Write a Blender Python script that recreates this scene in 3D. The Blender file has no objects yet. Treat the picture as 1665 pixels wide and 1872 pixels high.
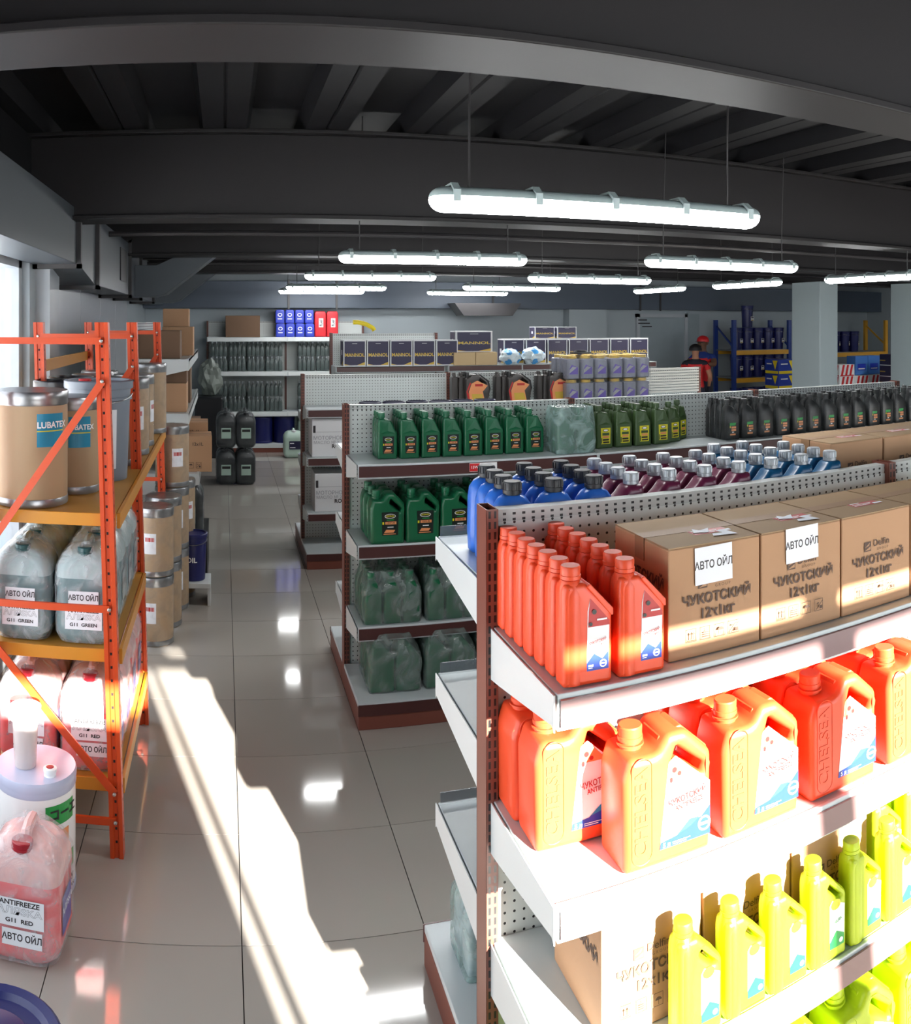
import bpy, bmesh, math, random
from math import pi, sin, cos, tan, radians
random.seed(7)
S = bpy.context.scene
COL = S.collection

# ------------------------------------------------------------------ camera
# the photograph is a hand-swept panorama: straight level edges bow, so the camera is a cylindrical one
cd = bpy.data.cameras.new('camera'); cam = bpy.data.objects.new('camera', cd); COL.objects.link(cam)
S.camera = cam
cd.type = 'PANO'; cd.panorama_type = 'CENTRAL_CYLINDRICAL'
cd.central_cylindrical_range_u_min = -.5303; cd.central_cylindrical_range_u_max = .5303
cd.central_cylindrical_range_v_min = -.8172; cd.central_cylindrical_range_v_max = .3752
cd.clip_start = .05; cd.clip_end = 200
cam.location = (0, 0, 2); cam.rotation_euler = (pi/2, 0, -.2704)

# ------------------------------------------------------------------ world, sun, exposure
W = bpy.data.worlds.new('world'); S.world = W; W.use_nodes = True
bg = W.node_tree.nodes['Background']; bg.inputs[0].default_value = (.86, .93, 1, 1); bg.inputs[1].default_value = 4.0
sd = bpy.data.lights.new('sun', 'SUN'); sd.energy = 54; sd.angle = radians(.53); sd.color = (1, .95, .86)
sun = bpy.data.objects.new('sun', sd); COL.objects.link(sun)
from mathutils import Vector, Matrix
sun.rotation_euler = Vector((-.25, 1, -.368)).to_track_quat('-Z', 'Y').to_euler(); sun.location = (3, -6, 6)
def portal(name, loc, rot, sx, sy):
    l = bpy.data.lights.new(name, 'AREA'); l.shape = 'RECTANGLE'; l.size = sx; l.size_y = sy
    l.cycles.is_portal = True
    o = bpy.data.objects.new(name, l); COL.objects.link(o); o.location = loc; o.rotation_euler = rot
portal('window_portal', (4.3, -2.05, 1.5), (pi/2, 0, 0), 8.1, 2.5)
portal('window_portal', (-1.45, 2.7, 1.4), (pi/2, 0, -pi/2), 5.6, 2.0)
vs = S.view_settings; vs.view_transform = 'Standard'; vs.look = 'None'; vs.exposure = 0; vs.gamma = 1; vs.use_curve_mapping = False
S.cycles.use_denoising = True
S.cycles.max_bounces = 8; S.cycles.diffuse_bounces = 4; S.cycles.glossy_bounces = 3; S.cycles.transparent_max_bounces = 14
S.cycles.transmission_bounces = 4; S.cycles.sample_clamp_indirect = 8; S.cycles.caustics_reflective = False; S.cycles.caustics_refractive = False

# ------------------------------------------------------------------ materials
def lin(c): return tuple(((v/255)/12.92 if v/255 <= .04045 else ((v/255+.055)/1.055)**2.4) for v in c)
def mat(name, col, rough=.45, metal=0, var=.08, scale=6, bump=0, bscale=60, spec=.5, emit=0, trans=0, coat=0, alpha=1, sss=0):
    m = bpy.data.materials.new(name); m.use_nodes = True
    nt = m.node_tree; N = nt.nodes; L = nt.links; b = N['Principled BSDF']
    c = lin(col)
    tc = N.new('ShaderNodeTexCoord'); nz = N.new('ShaderNodeTexNoise'); nz.inputs['Scale'].default_value = scale; nz.inputs['Detail'].default_value = 4
    L.new(tc.outputs['Object'], nz.inputs['Vector'])
    mx = N.new('ShaderNodeMix'); mx.data_type = 'RGBA'
    mx.inputs[6].default_value = (*[v*(1-var) for v in c], 1); mx.inputs[7].default_value = (*[min(1, v*(1+var)) for v in c], 1)
    L.new(nz.outputs['Fac'], mx.inputs[0]); L.new(mx.outputs[2], b.inputs['Base Color'])
    b.inputs['Roughness'].default_value = rough; b.inputs['Metallic'].default_value = metal
    b.inputs['Specular IOR Level'].default_value = spec
    b.inputs['Transmission Weight'].default_value = trans; b.inputs['Coat Weight'].default_value = coat; b.inputs['Alpha'].default_value = alpha
    if sss:
        b.inputs['Subsurface Weight'].default_value = sss; b.inputs['Subsurface Radius'].default_value = (.03, .015, .01); b.inputs['Subsurface Scale'].default_value = .5
    if emit:
        b.inputs['Emission Color'].default_value = (*c, 1); b.inputs['Emission Strength'].default_value = emit
    if bump:
        n2 = N.new('ShaderNodeTexNoise'); n2.inputs['Scale'].default_value = bscale; L.new(tc.outputs['Object'], n2.inputs['Vector'])
        bp = N.new('ShaderNodeBump'); bp.inputs['Strength'].default_value = bump; bp.inputs['Distance'].default_value = .01
        L.new(n2.outputs['Fac'], bp.inputs['Height']); L.new(bp.outputs[0], b.inputs['Normal'])
    return m
def math_n(nt, op, a, b=None):
    n = nt.nodes.new('ShaderNodeMath'); n.operation = op
    for i, v in enumerate((a, b)):
        if v is None: continue
        if isinstance(v, (int, float)): n.inputs[i].default_value = v
        else: nt.links.new(v, n.inputs[i])
    return n.outputs[0]
def punched(name, col, px, pz, hx, hz, rough=.4, rnd=True, ax='X', hole=(12, 12, 14)):
    """sheet metal with a grid of punched holes (fine relief)"""
    m = mat(name, col, rough); nt = m.node_tree; N = nt.nodes; L = nt.links; b = N['Principled BSDF']
    tc = N.new('ShaderNodeTexCoord'); sp = N.new('ShaderNodeSeparateXYZ'); L.new(tc.outputs['Object'], sp.inputs[0])
    u = math_n(nt, 'SUBTRACT', math_n(nt, 'FRACT', math_n(nt, 'DIVIDE', sp.outputs[ax], px)), .5)
    v = math_n(nt, 'SUBTRACT', math_n(nt, 'FRACT', math_n(nt, 'DIVIDE', sp.outputs['Z'], pz)), .5)
    if rnd:
        d = math_n(nt, 'SQRT', math_n(nt, 'ADD', math_n(nt, 'POWER', math_n(nt, 'DIVIDE', u, hx/px), 2), math_n(nt, 'POWER', math_n(nt, 'DIVIDE', v, hz/pz), 2)))
        f = math_n(nt, 'LESS_THAN', d, 1)
    else:
        f = math_n(nt, 'MULTIPLY', math_n(nt, 'LESS_THAN', math_n(nt, 'ABSOLUTE', u), hx/px), math_n(nt, 'LESS_THAN', math_n(nt, 'ABSOLUTE', v), hz/pz))
    src = b.inputs['Base Color'].links[0].from_socket
    mx = N.new('ShaderNodeMix'); mx.data_type = 'RGBA'; L.new(f, mx.inputs[0]); L.new(src, mx.inputs[6]); mx.inputs[7].default_value = (*lin(hole), 1)
    L.new(mx.outputs[2], b.inputs['Base Color'])
    return m
def film(name, tint=(215, 225, 225), dens=.22, rough=.16, scale=14):
    m = bpy.data.materials.new(name); m.use_nodes = True; nt = m.node_tree; N = nt.nodes; L = nt.links
    b = N['Principled BSDF']; b.inputs['Base Color'].default_value = (*lin(tint), 1); b.inputs['Roughness'].default_value = rough
    tc = N.new('ShaderNodeTexCoord'); nz = N.new('ShaderNodeTexNoise'); nz.inputs['Scale'].default_value = scale; nz.inputs['Detail'].default_value = 3; nz.inputs['Distortion'].default_value = 1.5
    L.new(tc.outputs['Object'], nz.inputs['Vector'])
    bp = N.new('ShaderNodeBump'); bp.inputs['Strength'].default_value = .9; bp.inputs['Distance'].default_value = .02; L.new(nz.outputs['Fac'], bp.inputs['Height']); L.new(bp.outputs[0], b.inputs['Normal'])
    tr = N.new('ShaderNodeBsdfTransparent'); mx = N.new('ShaderNodeMixShader')
    mr = N.new('ShaderNodeMapRange'); mr.inputs['From Min'].default_value = .42; mr.inputs['From Max'].default_value = .72
    mr.inputs['To Min'].default_value = dens; mr.inputs['To Max'].default_value = min(1, dens*3+.08); L.new(nz.outputs['Fac'], mr.inputs[0])
    L.new(mr.outputs[0], mx.inputs[0]); L.new(tr.outputs[0], mx.inputs[1]); L.new(b.outputs[0], mx.inputs[2]); L.new(mx.outputs[0], N['Material Output'].inputs[0])
    return m
M = {}
def dm(k, *a, **kw): M[k] = mat(k, *a, **kw)
dm('white_paint', (205, 210, 210), .35, var=.03)
dm('shelf_paint', (196, 204, 206), .3, var=.03)
dm('cream_paint', (205, 203, 196), .4, var=.03)
dm('brown_metal', (118, 66, 54), .38, var=.08)
dm('dark_brown', (70, 36, 34), .4)
dm('rail_mauve', (126, 98, 98), .25, var=.05, coat=.3)
dm('clear_guard', (110, 116, 122), .2, alpha=.55)
dm('black', (16, 16, 18), .4)
dm('dark_hole', (8, 7, 8), .8)
dm('orange_steel', (200, 70, 26), .35, var=.05)
dm('amber_steel', (198, 132, 34), .38, var=.05)
dm('amber_board', (180, 130, 52), .5, var=.08)
dm('steel', (150, 150, 152), .3, metal=.9)
dm('bolt', (200, 200, 195), .3, metal=.8)
dm('orange_plastic', (232, 78, 40), .38, var=.04)
dm('orange_cap', (224, 78, 40), .42, var=.04)
dm('lime_plastic', (176, 196, 24), .4, var=.05)
dm('lime_cap', (184, 204, 34), .4)
dm('green_plastic', (14, 92, 58), .3, var=.06)
dm('green_cap', (20, 100, 66), .35)
dm('olive_plastic', (62, 86, 48), .35, var=.06)
dm('wall_bottle', (62, 74, 72), .22)
dm('charcoal_plastic', (20, 21, 23), .35, var=.08)
dm('blue_plastic', (46, 104, 196), .3, var=.06)
dm('burgundy_plastic', (104, 34, 66), .3, var=.06)
dm('teal_plastic', (18, 82, 124), .3, var=.06)
dm('silver_cap', (168, 174, 180), .35, metal=.35)
dm('black_cap', (38, 40, 44), .45)
dm('navy', (20, 26, 88), .35, var=.15)
dm('navy_dark', (22, 22, 58), .4, var=.1)
dm('royal_blue', (38, 58, 176), .35)
dm('sky_blue', (74, 126, 200), .35)
dm('red', (200, 26, 40), .4)
dm('signal_red', (206, 34, 40), .5)
dm('carton', (178, 138, 104), .75, var=.06, scale=4, bump=.05)
dm('carton_top', (160, 132, 100), .75, var=.07, scale=4)
dm('carton_light', (196, 170, 130), .75, var=.05)
dm('carton_dark', (112, 86, 66), .8, var=.06)
dm('tape', (146, 112, 80), .55)
dm('paper', (232, 234, 240), .6, var=.01)
dm('ink', (40, 36, 40), .6)
dm('brown_ink', (84, 64, 54), .7)
dm('grey_ink', (150, 152, 158), .6)
dm('label_white', (240, 240, 240), .4, var=.01)
dm('label_blue', (28, 58, 158), .4)
dm('label_cyan', (40, 130, 170), .4)
dm('label_red', (180, 34, 32), .4)
dm('label_black', (10, 26, 20), .4)
dm('label_orange', (222, 144, 92), .4)
dm('label_yellow', (214, 206, 30), .4)
dm('label_green', (24, 150, 66), .4)
dm('label_aqua', (20, 132, 168), .4)
dm('label_gold', (196, 164, 60), .4)
dm('label_purple', (90, 70, 160), .4)
dm('carton_navy', (44, 40, 70), .5, var=.05)
dm('carton_white', (212, 214, 216), .6, var=.02)
dm('fibre', (172, 144, 112), .6, var=.04)
dm('fibre_lid', (96, 90, 86), .45, var=.15)
dm('grey_bucket', (122, 130, 142), .35, var=.06)
dm('pale_lid', (186, 190, 214), .3, var=.03)
dm('black_bucket', (26, 28, 36), .3)
dm('jug_teal', (92, 122, 126), .18, var=.08)
dm('jug_teal_top', (158, 176, 178), .22, var=.06)
dm('jug_pink', (238, 104, 108), .18, var=.04)
dm('jug_pink_top', (226, 176, 172), .22, var=.05)
dm('cap_teal', (26, 72, 76), .35)
dm('cap_red', (156, 28, 42), .35)
dm('cup', (225, 214, 212), .25, alpha=.72, var=.02)
dm('milk_green', (176, 200, 188), .35)
dm('black_jug', (26, 28, 32), .3)
dm('gold', (200, 168, 84), .35, metal=.4)
dm('jar', (128, 130, 146), .2)
dm('gunmetal', (70, 66, 64), .3, metal=.3)
dm('skin', (176, 124, 96), .6)
dm('tanned', (112, 78, 58), .6)
dm('hair', (24, 20, 22), .6)
dm('shirt_red', (206, 34, 38), .75, bump=.2)
dm('shirt_blue', (34, 62, 140), .75)
dm('shirt_navy', (26, 26, 40), .75)
dm('trousers', (36, 40, 56), .8)
dm('bag_blue', (70, 150, 210), .3)
dm('sheeting', (120, 128, 122), .4)
dm('bag_white', (200, 214, 220), .3, bump=.4, bscale=20)
dm('blue_steel', (30, 56, 130), .4)
dm('yellow_steel', (214, 158, 48), .4)
dm('yellow', (232, 206, 30), .4)
dm('wall_paint', (168, 178, 184), .55, var=.03, scale=1.5)
dm('wall_panel', (176, 180, 186), .3, var=.04, scale=1.2)
dm('column_paint', (176, 190, 194), .5, var=.02)
dm('ceiling_paint', (25, 25, 28), .6, spec=.3, var=.08, scale=2)
dm('beam_paint', (31, 29, 31), .55, spec=.3, var=.05, scale=2)
dm('duct_metal', (78, 84, 90), .4, var=.05, scale=2, metal=.1)
dm('duct_flange', (48, 46, 48), .45)
dm('soffit_paint', (74, 84, 98), .5, var=.04)
dm('grout', (48, 46, 44), .8)
dm('door_paint', (150, 162, 168), .45)
dm('frame_paint', (176, 182, 188), .4)
dm('lamp_body', (176, 192, 192), .4)
dm('lamp_glow', (255, 255, 255), .4, emit=40)
dm('snow', (225, 228, 232), .9)
dm('outside_building', (176, 160, 150), .9)
M['peg'] = punched('pegboard', (208, 214, 212), .025, .025, .0034, .0034)
M['slots'] = punched('slotted_upright', (118, 66, 54), .014, .025, .003, .0085, rnd=False)
M['slots_white'] = punched('slotted_white_rail', (190, 194, 192), .025, .014, .0042, .003, rnd=False)
M['slots_rack'] = punched('drilled_upright', (222, 84, 28), .06, .05, .004, .004)
M['film'] = film('stretch_film', (170, 180, 182), .05, .13, 12)
M['film_light'] = film('light_stretch_film', (170, 180, 182), .008, .1, 12)
M['film_grey'] = film('grey_stretch_film', (134, 148, 144), .24, .16, 8)
M['film_thick'] = film('cloudy_stretch_film', (150, 176, 172), .34, .16, 9)
M['film_jug'] = film('jug_film', (220, 226, 230), .13, .12, 11)
# glass pane
g = bpy.data.materials.new('window_glass'); g.use_nodes = True; nt = g.node_tree
tr = nt.nodes.new('ShaderNodeBsdfTransparent'); gl = nt.nodes.new('ShaderNodeBsdfGlossy'); gl.inputs['Roughness'].default_value = .03
mx = nt.nodes.new('ShaderNodeMixShader'); mx.inputs[0].default_value = .07
nt.links.new(tr.outputs[0], mx.inputs[1]); nt.links.new(gl.outputs[0], mx.inputs[2]); nt.links.new(mx.outputs[0], nt.nodes['Material Output'].inputs[0]); M['glass'] = g
# polished tile
def tile_mat():
    m = mat('polished_tile', (160, 154, 147), .07, var=.05, scale=1.3); nt = m.node_tree; N = nt.nodes; L = nt.links; b = N['Principled BSDF']
    oi = N.new('ShaderNodeObjectInfo'); src = b.inputs['Base Color'].links[0].from_socket
    hs = N.new('ShaderNodeHueSaturation'); L.new(src, hs.inputs['Color'])
    mr = N.new('ShaderNodeMapRange'); mr.inputs['To Min'].default_value = .96; mr.inputs['To Max'].default_value = 1.04
    L.new(oi.outputs['Random'], mr.inputs[0]); L.new(mr.outputs[0], hs.inputs['Value']); L.new(hs.outputs[0], b.inputs['Base Color'])
    b.inputs['Specular IOR Level'].default_value = .7
    return m
M['tile'] = tile_mat()

# ------------------------------------------------------------------ mesh helpers
class MB:
    def __init__(s): s.v = []; s.f = []; s.m = []
    def add(s, vs, fs, m=0):
        o = len(s.v); s.v += [tuple(p) for p in vs]; s.f += [tuple(i+o for i in f) for f in fs]; s.m += [m]*len(fs); return s
    def box(s, x0, x1, y0, y1, z0, z1, m=0):
        if x0 > x1: x0, x1 = x1, x0
        if y0 > y1: y0, y1 = y1, y0
        if z0 > z1: z0, z1 = z1, z0
        return s.add([(x0,y0,z0),(x1,y0,z0),(x1,y1,z0),(x0,y1,z0),(x0,y0,z1),(x1,y0,z1),(x1,y1,z1),(x0,y1,z1)],
              [(0,3,2,1),(4,5,6,7),(0,1,5,4),(1,2,6,5),(2,3,7,6),(3,0,4,7)], m)
    def lathe(s, prof, n=20, cx=0, cy=0, m=0):
        """prof: list of (r, z) or (r, z, mat)"""
        vs = []; fs = []; ms = []
        for p in prof:
            for i in range(n):
                a = 2*pi*i/n; vs.append((cx+p[0]*cos(a), cy+p[0]*sin(a), p[1]))
        for k in range(len(prof)-1):
            for i in range(n):
                j = (i+1) % n; fs.append((k*n+i, k*n+j, (k+1)*n+j, (k+1)*n+i)); ms.append(prof[k][2] if len(prof[k]) > 2 else m)
        o = len(s.v); s.v += vs; s.f += [tuple(i+o for i in f) for f in fs]; s.m += ms
        return s.add([vs[i] for i in range(n)][::-1], [tuple(range(n))], prof[0][2] if len(prof[0]) > 2 else m).add([vs[-n+i] for i in range(n)], [tuple(range(n))], prof[-1][2] if len(prof[-1]) > 2 else m)
    def cyl(s, cx, cy, z0, z1, r, n=16, m=0, r2=None): return s.lathe([(r, z0), (r if r2 is None else r2, z1)], n, cx, cy, m)
    def loft(s, secs, q=3, m=0):
        """secs: (z, cx, cy, w, d, r[, mat]) rounded rectangles stacked"""
        rings = []
        for sc in secs:
            z, cx, cy, w, d, r = sc[:6]; r = min(r, w/2-.0005, d/2-.0005); pts = []
            for kx, ky, a0 in ((1, 1, 0), (-1, 1, pi/2), (-1, -1, pi), (1, -1, 3*pi/2)):
                for i in range(q+1):
                    a = a0+pi/2*i/q; pts.append((cx+kx*(w/2-r)+r*cos(a), cy+ky*(d/2-r)+r*sin(a), z))
            rings.append(pts)
        n = len(rings[0]); o = len(s.v)
        for rg in rings: s.v += rg
        for k in range(len(rings)-1):
            mm = secs[k][6] if len(secs[k]) > 6 else m
            for i in range(n):
                j = (i+1) % n; s.f.append((o+k*n+i, o+k*n+j, o+(k+1)*n+j, o+(k+1)*n+i)); s.m.append(mm)
        s.f.append(tuple(o+i for i in range(n))[::-1]); s.m.append(secs[0][6] if len(secs[0]) > 6 else m)
        s.f.append(tuple(o+(len(rings)-1)*n+i for i in range(n))); s.m.append(secs[-1][6] if len(secs[-1]) > 6 else m)
        return s
    def tube(s, pts, r, n=8, m=0):
        pts = [Vector(p) for p in pts]; o = len(s.v)
        for k, p in enumerate(pts):
            t = (pts[min(k+1, len(pts)-1)]-pts[max(k-1, 0)]).normalized()
            a = t.orthogonal().normalized() if k == 0 else (a - t*a.dot(t)).normalized()
            b = t.cross(a)
            for i in range(n):
                q = 2*pi*i/n; s.v.append(tuple(p+a*r*cos(q)+b*r*sin(q)))
        for k in range(len(pts)-1):
            for i in range(n):
                j = (i+1) % n; s.f.append((o+k*n+i, o+k*n+j, o+(k+1)*n+j, o+(k+1)*n+i)); s.m.append(m)
        s.f.append(tuple(o+i for i in range(n))[::-1]); s.m.append(m)
        s.f.append(tuple(o+(len(pts)-1)*n+i for i in range(n))); s.m.append(m)
        return s
    def bar(s, p0, p1, w, h, m=0):
        """flat bar of section w x h between two points"""
        p0 = Vector(p0); p1 = Vector(p1); t = (p1-p0).normalized()
        a = t.cross(Vector((0, 1, 0))) if abs(t.y) < .9 else t.cross(Vector((1, 0, 0)))
        a.normalize(); b = t.cross(a).normalized(); vs = []
        for p in (p0, p1):
            for i, j in ((-1,-1),(1,-1),(1,1),(-1,1)): vs.append(p+a*i*w/2+b*j*h/2)
        return s.add(vs, [(0,3,2,1),(4,5,6,7),(0,1,5,4),(1,2,6,5),(2,3,7,6),(3,0,4,7)], m)
    def prism(s, poly, a0, a1, ax='y', m=0):
        """poly in (x,z) extruded along y, or in (y,z) extruded along x, or in (x,y) extruded along z"""
        n = len(poly)
        f = {'y': lambda p, t: (p[0], t, p[1]), 'x': lambda p, t: (t, p[0], p[1]), 'z': lambda p, t: (p[0], p[1], t)}[ax]
        return s.add([f(p, a0) for p in poly]+[f(p, a1) for p in poly],
              [tuple(range(n))[::-1], tuple(range(n, 2*n))]+[(i, (i+1) % n, n+(i+1) % n, n+i) for i in range(n)], m)
    def mesh(s, name, mats, smooth=35, bevel=0):
        me = bpy.data.meshes.new(name); me.from_pydata(s.v, [], s.f)
        for m in (mats if isinstance(mats, (list, tuple)) else [mats]): me.materials.append(M[m] if isinstance(m, str) else m)
        me.polygons.foreach_set('material_index', s.m)
        bm = bmesh.new(); bm.from_mesh(me)
        bmesh.ops.recalc_face_normals(bm, faces=bm.faces)
        if bevel: bmesh.ops.bevel(bm, geom=bm.edges[:], offset=bevel, segments=2, affect='EDGES', profile=.5, clamp_overlap=True)
        bm.to_mesh(me); bm.free()
        if smooth:
            me.polygons.foreach_set('use_smooth', [True]*len(me.polygons)); me.set_sharp_from_angle(angle=radians(smooth))
        me.update(); return me
    def build(s, name, mats, parent=None, smooth=35, bevel=0, loc=None): return link(name, s.mesh(name, mats, smooth, bevel), parent, loc)
def link(name, me, parent=None, loc=None):
    o = bpy.data.objects.new(name, me); COL.objects.link(o)
    if parent is not None: o.parent = parent
    if loc: o.location = loc
    return o
def tag(o, label=None, cat=None, group=None, kind=None):
    if label: o['label'] = label
    if cat: o['category'] = cat
    if group: o['group'] = group
    if kind: o['kind'] = kind
    return o
def thing(name, label, cat, loc=(0, 0, 0), rz=0, group=None):
    o = bpy.data.objects.new(name, None); COL.objects.link(o); o.empty_display_size = .1
    o.location = loc; o.rotation_euler = (0, 0, rz); return tag(o, label, cat, group)
def kids(o): return KID.get(o.name, [])
KID = {}
def index_kids():
    KID.clear()
    for o in COL.objects:
        if o.parent: KID.setdefault(o.parent.name, []).append(o)
def copy_tree(o, parent=None):
    c = o.copy(); COL.objects.link(c)
    if parent is not None: c.parent = parent
    for ch in kids(o): copy_tree(ch, c)
    return c
class Proto:
    """the first placement moves the thing itself, later ones copy it with its parts"""
    def __init__(s, root): s.root = root; s.used = False; index_kids(); s.tree = KID.get(root.name)
    def put(s, x, y, z, rz=0, label=None, group=None, rx=0):
        if not s.used: o = s.root; s.used = True
        else:
            if s.root.name not in KID: index_kids()
            o = copy_tree(s.root)
        o.location = (x, y, z); o.rotation_euler = (rx, 0, rz)
        if label: o['label'] = label
        if group: o['group'] = group
        return o
ORD = ['first', 'second', 'third', 'fourth', 'fifth', 'sixth', 'seventh', 'eighth', 'ninth', 'tenth', 'eleventh', 'twelfth', 'thirteenth', 'fourteenth', 'fifteenth', 'sixteenth']
ROW = ['front row', 'second row', 'third row', 'fourth row', 'fifth row', 'sixth row', 'rearmost row']
DG = None
def curve_mesh(cu):
    o = bpy.data.objects.new('tmp', cu); COL.objects.link(o)
    bpy.context.view_layer.update()
    dg = bpy.context.evaluated_depsgraph_get(); e = o.evaluated_get(dg); me = bpy.data.meshes.new_from_object(e)
    bpy.data.objects.remove(o); bpy.data.curves.remove(cu); return me
def fillet(poly, r, k=3):
    out = []; n = len(poly)
    for i, p in enumerate(poly):
        rr = p[2] if len(p) > 2 else r
        a = Vector(poly[i-1][:2]); b = Vector(p[:2]); c = Vector(poly[(i+1) % n][:2])
        u = (a-b); v = (c-b); d = min(rr, u.length*.45, v.length*.45)
        p0 = b+u.normalized()*d; p1 = b+v.normalized()*d
        for t in range(k+1):
            t /= k; q = p0*(1-t)**2+b*2*t*(1-t)+p1*t*t; out.append((q.x, q.y))
    return out
def slab(name, outline, depth, bev, matn, holes=(), r=.008, res=2, parent=None):
    """flat moulded bottle body: outline in x,z with bevelled rims, optional handle holes"""
    cu = bpy.data.curves.new('c', 'CURVE'); cu.dimensions = '2D'; cu.fill_mode = 'BOTH'
    for pl in [fillet(outline, r)]+[fillet(h, .006) for h in holes]:
        sp = cu.splines.new('POLY'); sp.points.add(len(pl)-1)
        for i, p in enumerate(pl): sp.points[i].co = (p[0], p[1], 0, 1)
        sp.use_cyclic_u = True
    cu.extrude = depth/2-bev; cu.bevel_depth = bev; cu.bevel_resolution = res; cu.offset = -bev
    me = curve_mesh(cu); me.transform(Matrix.Rotation(pi/2, 4, 'X'))
    me.materials.clear(); me.materials.append(M[matn]); me.polygons.foreach_set('material_index', [0]*len(me.polygons))
    bm = bmesh.new(); bm.from_mesh(me); bmesh.ops.remove_doubles(bm, verts=bm.verts, dist=.0004); bmesh.ops.recalc_face_normals(bm, faces=bm.faces); bm.to_mesh(me); bm.free()
    me.polygons.foreach_set('use_smooth', [True]*len(me.polygons)); me.set_sharp_from_angle(angle=radians(40)); me.name = name
    return link(name, me, parent)
TXT = {}
def text_tris(s, bold=0, ext=0):
    k = (s, bold, ext)
    if k not in TXT:
        cu = bpy.data.curves.new('t', 'FONT'); cu.body = s; cu.size = 1; cu.align_x = 'CENTER'; cu.align_y = 'CENTER'; cu.offset = bold; cu.resolution_u = 3; cu.extrude = ext
        me = curve_mesh(cu); TXT[k] = ([tuple(v.co) for v in me.vertices], [tuple(p.vertices) for p in me.polygons]); bpy.data.meshes.remove(me)
    return TXT[k]
def decal(name, items, parent=None, y=0, side='front', loc=None):
    """flat print on a face. items: ('p', pts, mat) | ('t', text, x, z, size, mat[, bold, xscale, rot]) | ('e', x, z, rx, rz, mat); later items lie on earlier ones"""
    b = MB(); mats = []
    eps = .0005
    def mi(m):
        if m not in mats: mats.append(m)
        return mats.index(m)
    for k, it in enumerate(items):
        yy = y-eps*(1+k*.35)
        if it[0] == 'p': P = [(p[0], yy, p[1]) for p in it[1]]; b.add(P, [tuple(range(len(P)))], mi(it[2]))
        elif it[0] == 'r':
            x0, x1, z0, z1 = it[1]; b.add([(x0, yy, z0), (x1, yy, z0), (x1, yy, z1), (x0, yy, z1)], [(0, 1, 2, 3)], mi(it[2]))
        elif it[0] == 'e':
            b.add([(it[1]+it[3]*cos(a*pi/8), yy, it[2]+it[4]*sin(a*pi/8)) for a in range(16)], [tuple(range(16))], mi(it[5]))
        else:
            _, s, x, z, sz, m = it[:6]; bold = it[6] if len(it) > 6 else .0; xs = it[7] if len(it) > 7 else 1; rot = it[8] if len(it) > 8 else 0
            V, F = text_tris(s, bold); c, sn = cos(rot), sin(rot)
            b.add([(x+(v[0]*xs*c-v[1]*sn)*sz, yy, z+(v[0]*xs*sn+v[1]*c)*sz) for v in V], F, mi(m))
    if side == 'left': b.v = [(v[1], -v[0], v[2]) for v in b.v]
    if side == 'right': b.v = [(-v[1], v[0], v[2]) for v in b.v]
    if side == 'back': b.v = [(-v[0], -v[1], v[2]) for v in b.v]
    if side == 'top': b.v = [(v[0], v[2], -v[1]) for v in b.v]
    me = bpy.data.meshes.new(name); me.from_pydata(b.v, [], b.f)
    for m in mats: me.materials.append(M[m])
    me.polygons.foreach_set('material_index', b.m); me.update()
    return link(name, me, parent, loc)
def cap_mesh(b, cx, cy, z0, z1, r, n=20, m=0):
    b.lathe([(r, z0), (r, z0+(z1-z0)*.28), (r*.94, z0+(z1-z0)*.30), (r*.96, z1-.003), (r*.88, z1)], n, cx, cy, m)
def struct(o): return tag(o, kind='structure')

# ------------------------------------------------------------------ room shell
XL, XR, YB, YF, ZC = -1.25, 12.8, 13.75, -2.0, 3.32
GX = [-1.14, -.54, .06, .66, 1.26]; GY0 = 2.155
fb = MB().box(XL-.3, XR+.3, YF-.3, YB+.3, -.12, -.012); floor = struct(fb.build('floor', 'grout', smooth=0))
TB = MB(); TB.box(-.2983, .2983, -.2973, .2973, -.012, 0); tme = TB.mesh('tile', 'tile', smooth=0)
rows = [GY0+.598*k for k in range(-1, 19)]
for x0 in (-1.14, -.54, .06, .66):
    for y0 in rows: link('tile', tme, floor, (x0+.3, y0+.299, 0))
tb = MB()
def tspan(a0, a1, b0, b1):
    x = a0
    while x < a1-.01:
        y = b0
        while y < b1-.01:
            tb.box(x+.0015, min(x+.598, a1), y+.0015, min(y+.5965, b1), -.012, 0); y += .598
        x += .6
tspan(1.26, XR, rows[0]-4*.598, YB); tspan(-1.74+.49, 1.26, rows[0]-4*.598, rows[0]); tspan(-1.25, -1.14, rows[0], YB)
t = tb.build('tile_field', 'tile', floor, smooth=0); tag(t, kind='stuff')
ceil = struct(MB().box(XL-.3, XR+.3, YF-.3, YB+.3, ZC, ZC+.12).build('ceiling', 'ceiling_paint', smooth=0))
rb = MB()
rb.prism([(-.17, 0), (-.135, -.11), (-.012, -.11), (0, -.095), (.012, -.11), (.135, -.11), (.17, 0)], YF, YB, 'y')
rme = rb.mesh('deck_rib', 'ceiling_paint', smooth=0)
for k in range(-1, 21): link('deck_rib', rme, ceil, (-.63+.64*k, 0, ZC))
wb = struct(MB().box(XL-.3, XR+.3, YB, YB+.2, 0, ZC).build('wall_back', 'wall_paint', smooth=0))
pb = MB().box(5.75, 6.46, YB-.25, YB-.001, 0, 2.7).build('pilaster', 'wall_paint', wb, smooth=0)
struct(MB().box(XR, XR+.2, YF-.2, YB+.2, 0, ZC).build('wall_right', 'wall_paint', smooth=0))
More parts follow.
